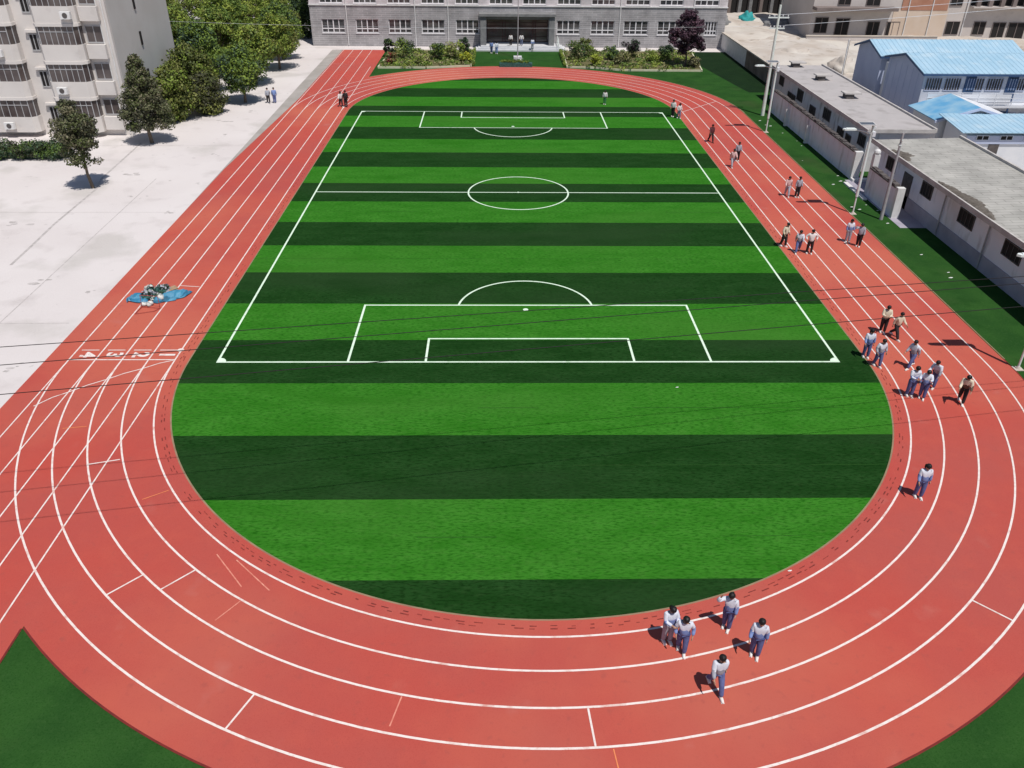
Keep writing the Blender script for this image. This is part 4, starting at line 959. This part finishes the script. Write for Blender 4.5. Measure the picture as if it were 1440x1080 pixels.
cable(ext((-14.7, 21.0), (15.2, 26.15), -32, 40, 6.8), .012, 'overhead_cable', 'thin black overhead cable in the middle of the three crossing the pitch', CG)
cable(ext((-13.8, 19.4), (15.5, 24.5), -32, 40, 6.8), .012, 'overhead_cable', 'thin black overhead cable nearest the camera of the three crossing the pitch', CG)
cable([(25.0, 79.9, 8.85), (75, 98, 10.2)], .016, 'power_line', 'upper pale power line running right from the concrete pole', 'pale power lines from the concrete pole', .3, 'prefab_white')
cable([(25.2, 79.9, 7.95), (75, 96, 9.6)], .016, 'power_line', 'lower pale power line running right from the concrete pole', 'pale power lines from the concrete pole', .3, 'prefab_white')
cable([(25.0, 79.9, 7.95), (-40, 86, 7.4)], .008, 'power_line', 'thin pale power line running left from the concrete pole over the track', 'pale power lines from the concrete pole', .5, 'prefab_white')

# ---------------------------------------------------------------- tarp pile on the track
def crumple(m, x0, x1, y0, y1, n, amp, seed, mi=0, z=.02):
    o = len(m.v)
    for i in range(n + 1):
        for j in range(n + 1):
            u, v = i / n, j / n; e = min(u, 1 - u, v, 1 - v)
            p = Vector((x0 + (x1 - x0) * u, y0 + (y1 - y0) * v, seed)); q = noise.noise(p * 2.1)
            m.v.append((p.x + .55 * noise.noise(p * 1.3 + Vector((5, 0, 0))), p.y + .6 * noise.noise(p * 1.5 + Vector((0, 7, 0))), z + max(0, amp * (abs(q) + .3 * abs(noise.noise(p * 5)))) * min(1, e * 8 + .15)))
    for i in range(n):
        for j in range(n):
            a = o + i * (n + 1) + j; m.f.append((a, a + n + 1, a + n + 2, a + 1)); m.m.append(mi)
m = MB(); crumple(m, -1.5, -.3, -.6, .5, 30, .6, 1.0); o = m.build('blue_tarp', M['tarp'], None, True); o.location = (-18.05, 39.7, .01); tag(o, 'crumpled blue tarpaulin on the left side of the rubbish pile on the running track', 'tarpaulin')
m = MB(); crumple(m, .45, 1.5, -.6, .35, 30, .65, 4.0); o = m.build('blue_tarp', M['tarp'], None, True); o.location = (-18.15, 39.75, .01); tag(o, 'folded paler blue tarpaulin on the right side of the rubbish pile on the running track', 'tarpaulin')
m = MB(); rs = random.Random(3)
for _ in range(7): m.ball((rs.uniform(-.4, .4), rs.uniform(-.3, .4), .1), (rs.uniform(.2, .35), rs.uniform(.15, .3), rs.uniform(.12, .28)), 12, 7, jit=1.1)
leaves(m, [((rs.uniform(-.45, .5), rs.uniform(-.4, .5), rs.uniform(.1, .4)), (.26, .22, .14)) for _ in range(20)], 800, .12, 4, rs)
o = m.build('green_netting', [M['net_green'], M['leaf_dark'], M['u_grey'], M['sack']]); o.location = (-18.1, 39.75, .02); tag(o, 'heap of dark green netting between the two blue tarpaulins', 'netting')
for i, (x, y, r, lb) in enumerate([(-18.15, 39.15, .22, 'small white sack at the front left of the tarpaulin pile'), (-17.85, 39.2, .25, 'white sack at the front of the tarpaulin pile'), (-17.5, 39.75, .30, 'white sack lying against the paler tarpaulin'), (-17.45, 40.75, .24, 'white sack at the back of the tarpaulin pile'), (-18.3, 40.9, .2, 'white rag bundle behind the green netting')]):
    r *= .68; m = MB(); m.ball((0, 0, r * .6), (r * 1.2, r * .85, r * .75), 12, 8, jit=.45); m.ball((r * .9, 0, r * .9), (r * .25, r * .25, r * .3), 8, 5)
    o = m.build('sack', M['sack'], None, True); o.location = (x - .2, y - .45, .12 if i in (2, 3) else .015); o.rotation_euler = (0, 0, i * 1.3); tag(o, lb, 'sack', 'white sacks in the tarpaulin pile')
m = MB()
for k in range(3): m.box(-.28, .28, -.16, .16, .0 + .05 * k, .04 + .05 * k, M=Matrix.Rotation(.2 * k, 4, 'Z'))
o = m.build('cardboard_stack', M['cardboard']); o.location = (-17.45, 40.35, .12); o.rotation_euler = (.2, .1, .5); tag(o, 'brown flattened cardboard on the rubbish pile', 'cardboard')
m = MB()
for p, q in (((-.5, .3, .03), (.5, .15, .03)), ((-.5, .3, .03), (-.55, -.5, .03)), ((-.55, -.5, .03), (.3, -.2, .03)), ((.3, -.2, .03), (.5, .15, .03)), ((-.5, .3, .03), (-.45, .3, .7)), ((.5, .15, .03), (.5, .15, .7)), ((-.45, .3, .7), (.5, .15, .7))): m.tube([p, q], .014, 6)
o = m.build('steel_frame', M['red_steel']); o.location = (-17.9, 38.2, .02); tag(o, 'dark red steel tube frame lying in front of the tarpaulin pile', 'frame')
# litter on the turf strip
rs = random.Random(17)
for i in range(18):
    y = rs.uniform(40, 78); x = rs.uniform(24.5, 26.2); s = rs.uniform(.03, .10)
    m = MB(); m.ball((0, 0, s * .2), (s, s * .6, s * .2), 9, 5, jit=1.2); o = m.build('paper_scrap', M['paper']); o.location = (x, y, -.006); tag(o, 'scrap of white paper on the turf strip beside the sheds', 'litter', 'paper scraps on the turf strip')
for i, (x, y) in enumerate([(8.0, 30.6), (9.55, 19.3), (-9.6, 95.2)]):
    m = MB(); m.ball((0, 0, .012), (.05, .03, .012), 9, 5, jit=1.2); o = m.build('paper_scrap', M['paper']); o.location = (x, y, .01 if i != 5 else -.006)
    tag(o, 'scrap of white paper lying on the green turf away from the sheds', 'litter', 'paper scraps on the pitch')

# ---------------------------------------------------------------- people
def skin_mesh(V, E, rad, sub=1):
    me = bpy.data.meshes.new('sk'); me.from_pydata([tuple(v) for v in V], E, []); ob = bpy.data.objects.new('sk', me); COL.objects.link(ob)
    ob.modifiers.new('skin', 'SKIN').use_smooth_shade = True
    for i, r in enumerate(rad):
        me.skin_vertices[0].data[i].radius = (r, r); me.skin_vertices[0].data[i].use_root = (i == 0)
    sb = ob.modifiers.new('sub', 'SUBSURF'); sb.levels = sub; sb.render_levels = sub
    out = bpy.data.meshes.new_from_object(ob.evaluated_get(bpy.context.evaluated_depsgraph_get()))
    bpy.data.objects.remove(ob); bpy.data.meshes.remove(me)
    return out
def adir(side, swing, abd, inn=0):
    s, b_ = R(swing), R(abd)
    return Vector((side * (math.sin(b_) - math.sin(R(inn))), math.sin(s) * math.cos(b_), -math.cos(s) * math.cos(b_))).normalized()
def make_pose(th=(3, -3), kn=(4, 4), sw=(4, -4), ab=(9, 9), el=(14, 14), inn=(0, 0), lean=3, tilt=8, turn=0, spread=.0):
    up = Vector((0, math.sin(R(lean)), math.cos(R(lean))))
    P = Vector((0, 0, .90)); legs = []
    for i, s in enumerate((-1, 1)):
        hip = P + Vector((s * .085, 0, -.05)); a = R(th[i]); k = hip + Vector((s * spread * .5, math.sin(a), -math.cos(a))).normalized() * .41
        b_ = R(th[i] - kn[i]); an = k + Vector((s * spread * .3, math.sin(b_), -math.cos(b_))).normalized() * .385
        legs.append((hip, k, an))
    dz = .075 - min(l[2].z for l in legs); D = Vector((0, 0, dz)); P = P + D; legs = [tuple(q + D for q in l) for l in legs]
    waist, chest, nb, neck = (P + up * t for t in (.14, .34, .47, .53))
    hd = Vector((0, math.sin(R(lean + tilt)), math.cos(R(lean + tilt))))
    hf = Vector((0, hd.z, -hd.y))
    tr = Matrix.Rotation(R(turn), 3, 'Z'); hf = tr @ hf
    h1, h2, h3 = neck + hd * .07 + hf * .018, neck + hd * .15 + hf * .015, neck + hd * .215
    arms = []
    for i, s in enumerate((-1, 1)):
        sh = P + up * .445 + Vector((s * .165, 0, 0)); d1 = adir(s, sw[i], ab[i]); e = sh + d1 * .265; d2 = adir(s, sw[i] + el[i], ab[i] * .5, inn[i]); wr = e + d2 * .235
        arms.append((sh, e, wr, d2))
    # body: one continuous skinned surface rooted at the pelvis
    V = [P, waist, chest, nb, neck, h1, h2, h3]; E = [(0, 1), (1, 2), (2, 3), (3, 4), (4, 5), (5, 6), (6, 7)]; rad = [.105, .095, .11, .075, .05, .062, .084, .060]
    def add(p, par, r): V.append(p); E.append((par, len(V) - 1)); rad.append(r); return len(V) - 1
    add(h2 + hf * .098 - hd * .03, 6, .013)
    hs = hf.cross(hd)
    for s in (-1, 1): add(h2 + hs * s * .09 - hd * .02, 6, .016)
    for i, s in enumerate((-1, 1)):
        hip, k, an = legs[i]; a = add(hip, 0, .085); a = add((hip + k) / 2, a, .075); a = add(k, a, .052); a = add((k * .65 + an * .35), a, .05); a = add(an, a, .034); add(an + Vector((0, .10, -.045)), a, .03)
        sh, e, wr, d2 = arms[i]; a = add(sh, 2, .052); a = add((sh + e) / 2, a, .043); a = add(e, a, .036); a = add((e * .6 + wr * .4), a, .034); a = add(wr, a, .024)
        side = d2.cross(Vector((0, 1, 0))); side = side.normalized() if side.length > .2 else Vector((1, 0, 0)); nrm = side.cross(d2)
        pm = add(wr + d2 * .055, a, .027)
        for q, (o, L) in enumerate(((-.027, .060), (-.009, .070), (.009, .066), (.027, .052))):
            b1 = wr + d2 * .085 + nrm * o; f = add(b1, pm, .0095); f = add(b1 + d2 * L * .55 + side * s * -.008, f, .0085); add(b1 + d2 * L * .95 + side * s * -.022, f, .007)
        t = add(wr + d2 * .04 + nrm * .036, pm, .010); add(wr + d2 * .085 + nrm * .052 + side * s * -.015, t, .0085)
    me = skin_mesh(V, E, rad)
    b_ = MB(); b_.v = [tuple(v.co) for v in me.vertices]; b_.f = [tuple(p.vertices) for p in me.polygons]; b_.m = [0] * len(b_.f)
    for s in (-1, 1): b_.ball(h2 + hs * s * .032 + hf * .078 + hd * .002, .012, 8, 5, 1)
    b_.ball(h1 + hf * .066 - hd * .0, (.022, .012, .006), 8, 4, 2)
    pose = {'body': b_.mesh('body', [M['skin'], M['eye'], M['lip']], True)}
    # jacket
    V = [P + up * -.09, waist, chest, nb]; E = [(0, 1), (1, 2), (2, 3)]; rad = [.168, .150, .155, .085]
    for i, s in enumerate((-1, 1)):
        sh, e, wr, d2 = arms[i]; a = add(sh + up * -.005, 2, .084); a = add((sh + e) / 2, a, .076); a = add(e, a, .068); a = add(wr - d2 * .02, a, .052)
    me = skin_mesh(V, E, rad, 2); me.materials.clear(); me.materials.append(M['c_white']); me.materials.append(M['c_white'])
    zc = (P + up * .27).z
    for p in me.polygons:
        c = Vector(p.center); dist = abs(c.x)
        p.material_index = 0 if (c - P).dot(up) > .25 + (.05 if dist > .2 else 0) else 1
        p.use_smooth = True
    pose['jacket'] = me
    V = [P + up * .10]; E = []; rad = [.130]
    for i, s in enumerate((-1, 1)):
        hip, k, an = legs[i]; a = add(hip - Vector((0, 0, .01)), 0, .112); a = add((hip + k) / 2, a, .102); a = add(k, a, .086); a = add((k + an) / 2, a, .078); a = add(an + Vector((0, 0, .01)), a, .068)
    me = skin_mesh(V, E, rad); me.materials.clear(); me.materials.append(M['c_black']); pose['trousers'] = me
    for i in (0, 1):
        an = legs[i][2]; m = MB(); m.ball((an.x, an.y + .055, an.z - .035), (.048, .135, .055), 12, 7, zmin=-.7); m.box(an.x - .042, an.x + .042, an.y - .07, an.y + .175, an.z - .075, an.z - .055); pose['shoe%d' % i] = m.mesh('shoe', [M['shoe_white']], True)
    q = (hd * 1).to_track_quat('Z', 'Y').to_matrix().to_4x4(); T = Matrix.Translation(h2 + hd * .012 - hf * .014) @ Matrix.Rotation(0, 4, 'X')
    for nm in ('short', 'long'):
        m = MB(); m.ball((0, 0, 0), (.098, .107, .104), 16, 9, zmin=-.32 if nm == 'short' else -.62, jit=.12)
        keep = []
        T2 = T @ q @ Matrix.Rotation(R(24), 4, 'X') if turn == 0 else T @ Matrix.Rotation(R(turn), 4, 'Z') @ q @ Matrix.Rotation(R(24), 4, 'X')
        m.v = [tuple(T2 @ Vector(v)) for v in m.v]
        if nm == 'long': m.tube([h2 - hf * .09 + hd * .03, h2 - hf * .135 - hd * .04, h2 - hf * .13 - hd * .16, h2 - hf * .12 - hd * .24], [.03, .038, .034, .012], 8)
        pose[nm] = m.mesh('hair', [M['hair']], True)
    return pose
POSES = {
    'stand': make_pose(), 'relaxed': make_pose(th=(6, -5), kn=(10, 3), sw=(-4, 8), el=(10, 30), turn=18),
    'walk': make_pose(th=(24, -17), kn=(8, 22), sw=(-20, 22), el=(18, 24), lean=5), 'stride': make_pose(th=(-19, 27), kn=(26, 8), sw=(24, -22), el=(28, 16), lean=7, turn=-12),
    'hands_front': make_pose(sw=(22, 22), ab=(6, 6), el=(75, 75), inn=(38, 38), tilt=22), 'phone': make_pose(th=(4, -6), sw=(30, 2), el=(95, 12), inn=(25, 0), tilt=28),
    'hand_head': make_pose(th=(7, -5), kn=(12, 3), sw=(6, 70), ab=(8, 42), el=(14, 112), inn=(0, 45), tilt=14), 'hips': make_pose(sw=(-18, -18), ab=(38, 38), el=(62, 62), inn=(34, 34), spread=.12),
    'stoop': make_pose(th=(16, -14), kn=(14, 16), sw=(10, 26), el=(20, 45), lean=20, tilt=6), 'pocket': make_pose(th=(10, -8), kn=(8, 10), sw=(-6, -4), ab=(20, 18), el=(34, 36), inn=(14, 14), tilt=20, turn=10),
}
OUT = {  # jacket upper, jacket lower, trousers, shoes
    'uni': ('u_white', 'u_blue', 'u_navy', 'shoe_white'), 'uni2': ('u_white', 'u_blue', 'u_grey', 'shoe_white'), 'uni3': ('u_white', 'u_grey', 'u_navy', 'shoe_white'), 'white_blue': ('u_white', 'u_white', 'u_blue', 'shoe_white'),
    'white': ('c_white', 'c_white', 'c_black', 'shoe_white'), 'cream': ('c_cream', 'c_cream', 'c_black', 'shoe_white'), 'brown': ('c_cream', 'c_brown', 'c_black', 'shoe_white'),
    'maroon': ('c_maroon', 'c_maroon', 'c_black', 'shoe_black'), 'pink': ('c_pink', 'c_pink', 'u_grey', 'shoe_white'), 'navy': ('u_navy', 'u_navy', 'u_grey', 'shoe_white'), 'green': ('c_white', 'c_white', 'c_green', 'shoe_white'),
    'black': ('c_black', 'c_black', 'c_black', 'shoe_black'), 'grey': ('u_grey', 'u_grey', 'c_black', 'shoe_white'), 'denim': ('c_white', 'c_white', 'c_denim', 'shoe_white'), 'blue': ('u_blue', 'u_blue', 'u_navy', 'shoe_white'),
}
def dress(o, mats):
    for i, mn in enumerate(mats):
        o.material_slots[i].link = 'OBJECT'; o.material_slots[i].material = M[mn]
def person(x, y, yaw, pose, outfit, label, hair='short', s=1.0, z=.012, group='people on the sports ground'):
    p = POSES[pose]; ju, jl, tr, sh = OUT[outfit]
    b_ = bpy.data.objects.new('person', p['body']); COL.objects.link(b_); b_.location = (x, y, z); b_.rotation_euler = (0, 0, R(yaw)); b_.scale = (s * .98, s * .98, s * .885)
    tag(b_, label, 'person', group)
    for nm, me, ms in (('jacket', p['jacket'], (ju, jl)), ('trousers', p['trousers'], (tr,)), ('hair', p[hair], ('hair',)), ('shoe', p['shoe0'], (sh,)), ('shoe', p['shoe1'], (sh,))):
        c = bpy.data.objects.new(nm, me); COL.objects.link(c); c.parent = b_; dress(c, ms)
    return b_
PEOPLE = [
    (-15.15, 82.5, 200, 'walk', 'white', 'person in a white top and black trousers on the far left sprint lanes', 'short', 1.0),
    (-14.65, 82.4, 190, 'stand', 'black', 'person all in black beside a companion on the far left sprint lanes', 'short', 1.05),
    (10.82, 84.0, 170, 'stand', 'green', 'person in white top and green trousers alone behind the far goal line', 'short', .92),
    (16.75, 79.2, 150, 'stand', 'white', 'taller of two people in white shirts at the far right corner of the pitch', 'short', 1.06),
    (17.2, 78.55, 205, 'pocket', 'denim', 'shorter person in white shirt and dark jeans at the far right pitch corner', 'long', .95),
    (18.41, 70.42, 190, 'walk', 'maroon', 'person in dark maroon walking alone on the right straight', 'short', 1.04),
    (18.5, 63.3, 180, 'stride', 'pink', 'person in a pale pink top on the right straight ahead of one in grey', 'long', 1.0),
    (19.3, 64.9, 185, 'stand', 'grey', 'person in a grey top walking just behind the pale pink one on the right straight', 'short', 1.02),
    (20.72, 56.38, 170, 'walk', 'pink', 'person in a pinkish top left of a pair in the middle of the right straight', 'short', 1.0),
    (21.34, 56.08, 190, 'stand', 'grey', 'person in grey right of a pair in the middle of the right straight', 'short', 1.02),
    (17.63, 46.95, 215, 'pocket', 'cream', 'person in a cream shirt and black trousers standing near the right touchline', 'short', 1.05),
    (18.23, 46.05, 160, 'stride', 'uni3', 'person in white and grey striding between two others near the right touchline', 'long', 1.0),
    (18.85, 45.83, 175, 'hips', 'white', 'person in a plain white shirt and black trousers right of the three near the touchline', 'short', 1.04),
    (21.87, 47.67, 185, 'stand', 'uni2', 'person in pale grey uniform at the outer lane below the middle street lamp', 'long', 1.02),
    (22.27, 46.97, 150, 'hand_head', 'grey', 'person raising a hand to the head at the outer lane below the middle street lamp', 'short', 1.02),
    (19.23, 35.74, 165, 'hands_front', 'cream', 'person in a cream top holding both hands together, uppermost on the right bend', 'short', 1.03),
    (19.62, 35.2, 200, 'stride', 'cream', 'person in a cream top stepping to the side next to another cream top', 'short', 1.0),
    (17.42, 33.25, 175, 'relaxed', 'uni', 'person in white and light blue uniform standing at the inner white line', 'long', 1.03),
    (17.62, 32.4, 190, 'pocket', 'uni3', 'person in white uniform top at the inner track kerb right of the pitch corner', 'short', 1.0),
    (19.14, 32.32, 120, 'walk', 'uni3', 'person in grey and white turned sideways between the two groups on the right bend', 'short', 1.0),
    (19.42, 30.6, 130, 'stoop', 'uni3', 'person bending and stretching an arm behind the huddle on the right bend', 'short', 1.0),
    (18.02, 29.85, 180, 'hands_front', 'uni', 'left person of the close huddle in blue uniforms on the right bend', 'short', 1.05),
    (18.48, 29.65, 150, 'phone', 'uni', 'right person of the close huddle in blue uniforms on the right bend', 'long', 1.0),
    (20.03, 29.3, 150, 'stoop', 'brown', 'person in cream and dark brown top leaning in the middle lanes of the right bend', 'short', 1.05),
    (15.37, 22.98, 175, 'relaxed', 'uni', 'lone person in blue uniform in the inner lane low on the right bend', 'long', 1.04),
    (5.0, 16.42, 195, 'hands_front', 'uni2', 'leftmost person of the near group in pale uniform at the inner white line', 'long', 1.04),
    (5.35, 16.06, 170, 'pocket', 'uni', 'person with hands in pockets close in front of another left in the near group', 'short', 1.03),
    (6.87, 16.92, 150, 'hand_head', 'uni', 'person with one hand at the head near the turf edge in the near group', 'long', 1.03),
    (7.45, 15.89, 160, 'relaxed', 'uni', 'rightmost person of the near group in blue uniform on the second white line', 'short', 1.05),
    (6.04, 14.73, 185, 'walk', 'uni3', 'front person of the near group in white collar and grey blue trousers', 'short', 1.04),
    (-22.52, 83.9, 20, 'walk', 'grey', 'left one of two people walking on the pale yard by the trees', 'short', 1.0),
    (-21.9, 83.9, 10, 'stand', 'blue', 'right one of two people walking on the pale yard by the trees', 'short', 1.0),
    (-.6, 111.9, 160, 'stand', 'blue', 'person in blue with pale top at the left foot of the entrance steps', 'short', 1.0),
    (.05, 111.5, 190, 'relaxed', 'white_blue', 'person in white top and blue trousers at the left foot of the entrance steps', 'short', 1.0),
    (1.9, 114.3, 175, 'stand', 'white', 'person in a white shirt on the entrance platform left of the flagpole', 'short', 1.02),
    (3.3, 114.4, 185, 'pocket', 'denim', 'person in a white shirt on the entrance platform right of the flagpole', 'short', 1.02),
    (4.7, 113.2, 200, 'relaxed', 'uni2', 'person in pale blue on the entrance steps right of the others', 'long', 1.0),
]
for i, a in enumerate(PEOPLE):
    z = .012 if -24 < a[0] and a[1] < 84.5 else -.005
    if a[0] < -20.8: z = -.02
    if i == 34 or i == 35: z = .50
    if i == 36: z = .165
    person(*a[:6], hair=a[6], s=a[7], z=z)

# ---------------------------------------------------------------- light, sky, camera
w = bpy.data.worlds.new('World'); S.world = w; w.use_nodes = True
nt = w.node_tree; bg = nt.nodes['Background']; sky = nt.nodes.new('ShaderNodeTexSky'); sky.sky_type = 'NISHITA'; sky.sun_disc = False
EL, SX, SYD = R(65), .47, -.883
sky.sun_elevation = EL; sky.sun_rotation = math.atan2(SX, SYD) % (2 * math.pi); sky.altitude = 1500; sky.dust_density = 1.0
nt.links.new(sky.outputs[0], bg.inputs[0]); bg.inputs[1].default_value = .075
sl = bpy.data.lights.new('sun', 'SUN'); sl.energy = 4.1; sl.angle = R(.5); sl.color = (1, .955, .90)
so = bpy.data.objects.new('sun', sl); COL.objects.link(so)
to_sun = Vector((SX * math.cos(EL), SYD * math.cos(EL), math.sin(EL))).normalized()
so.rotation_euler = to_sun.to_track_quat('Z', 'Y').to_euler(); so.location = (0, 0, 80)

cam = bpy.data.cameras.new('camera'); co = bpy.data.objects.new('camera', cam); COL.objects.link(co)
F_PX, PITCH, YAW, ROLL, H = 1149.55, .5536, .0222, .0105, 19.117
fw = Vector((math.sin(YAW) * math.cos(PITCH), math.cos(YAW) * math.cos(PITCH), -math.sin(PITCH)))
r_ = Vector((math.cos(YAW), -math.sin(YAW), 0)); u_ = r_.cross(fw)
rv = r_ * math.cos(ROLL) + u_ * math.sin(ROLL); uv = -r_ * math.sin(ROLL) + u_ * math.cos(ROLL)
co.matrix_world = Matrix(((rv.x, uv.x, -fw.x, 0), (rv.y, uv.y, -fw.y, 0), (rv.z, uv.z, -fw.z, H), (0, 0, 0, 1)))
cam.sensor_width = 36; cam.lens = F_PX / 1440 * 36; cam.clip_end = 3000; cam.clip_start = .1
S.camera = co
S.view_settings.view_transform = 'Standard'; S.view_settings.look = 'None'; S.view_settings.exposure = 0; S.view_settings.gamma = 1
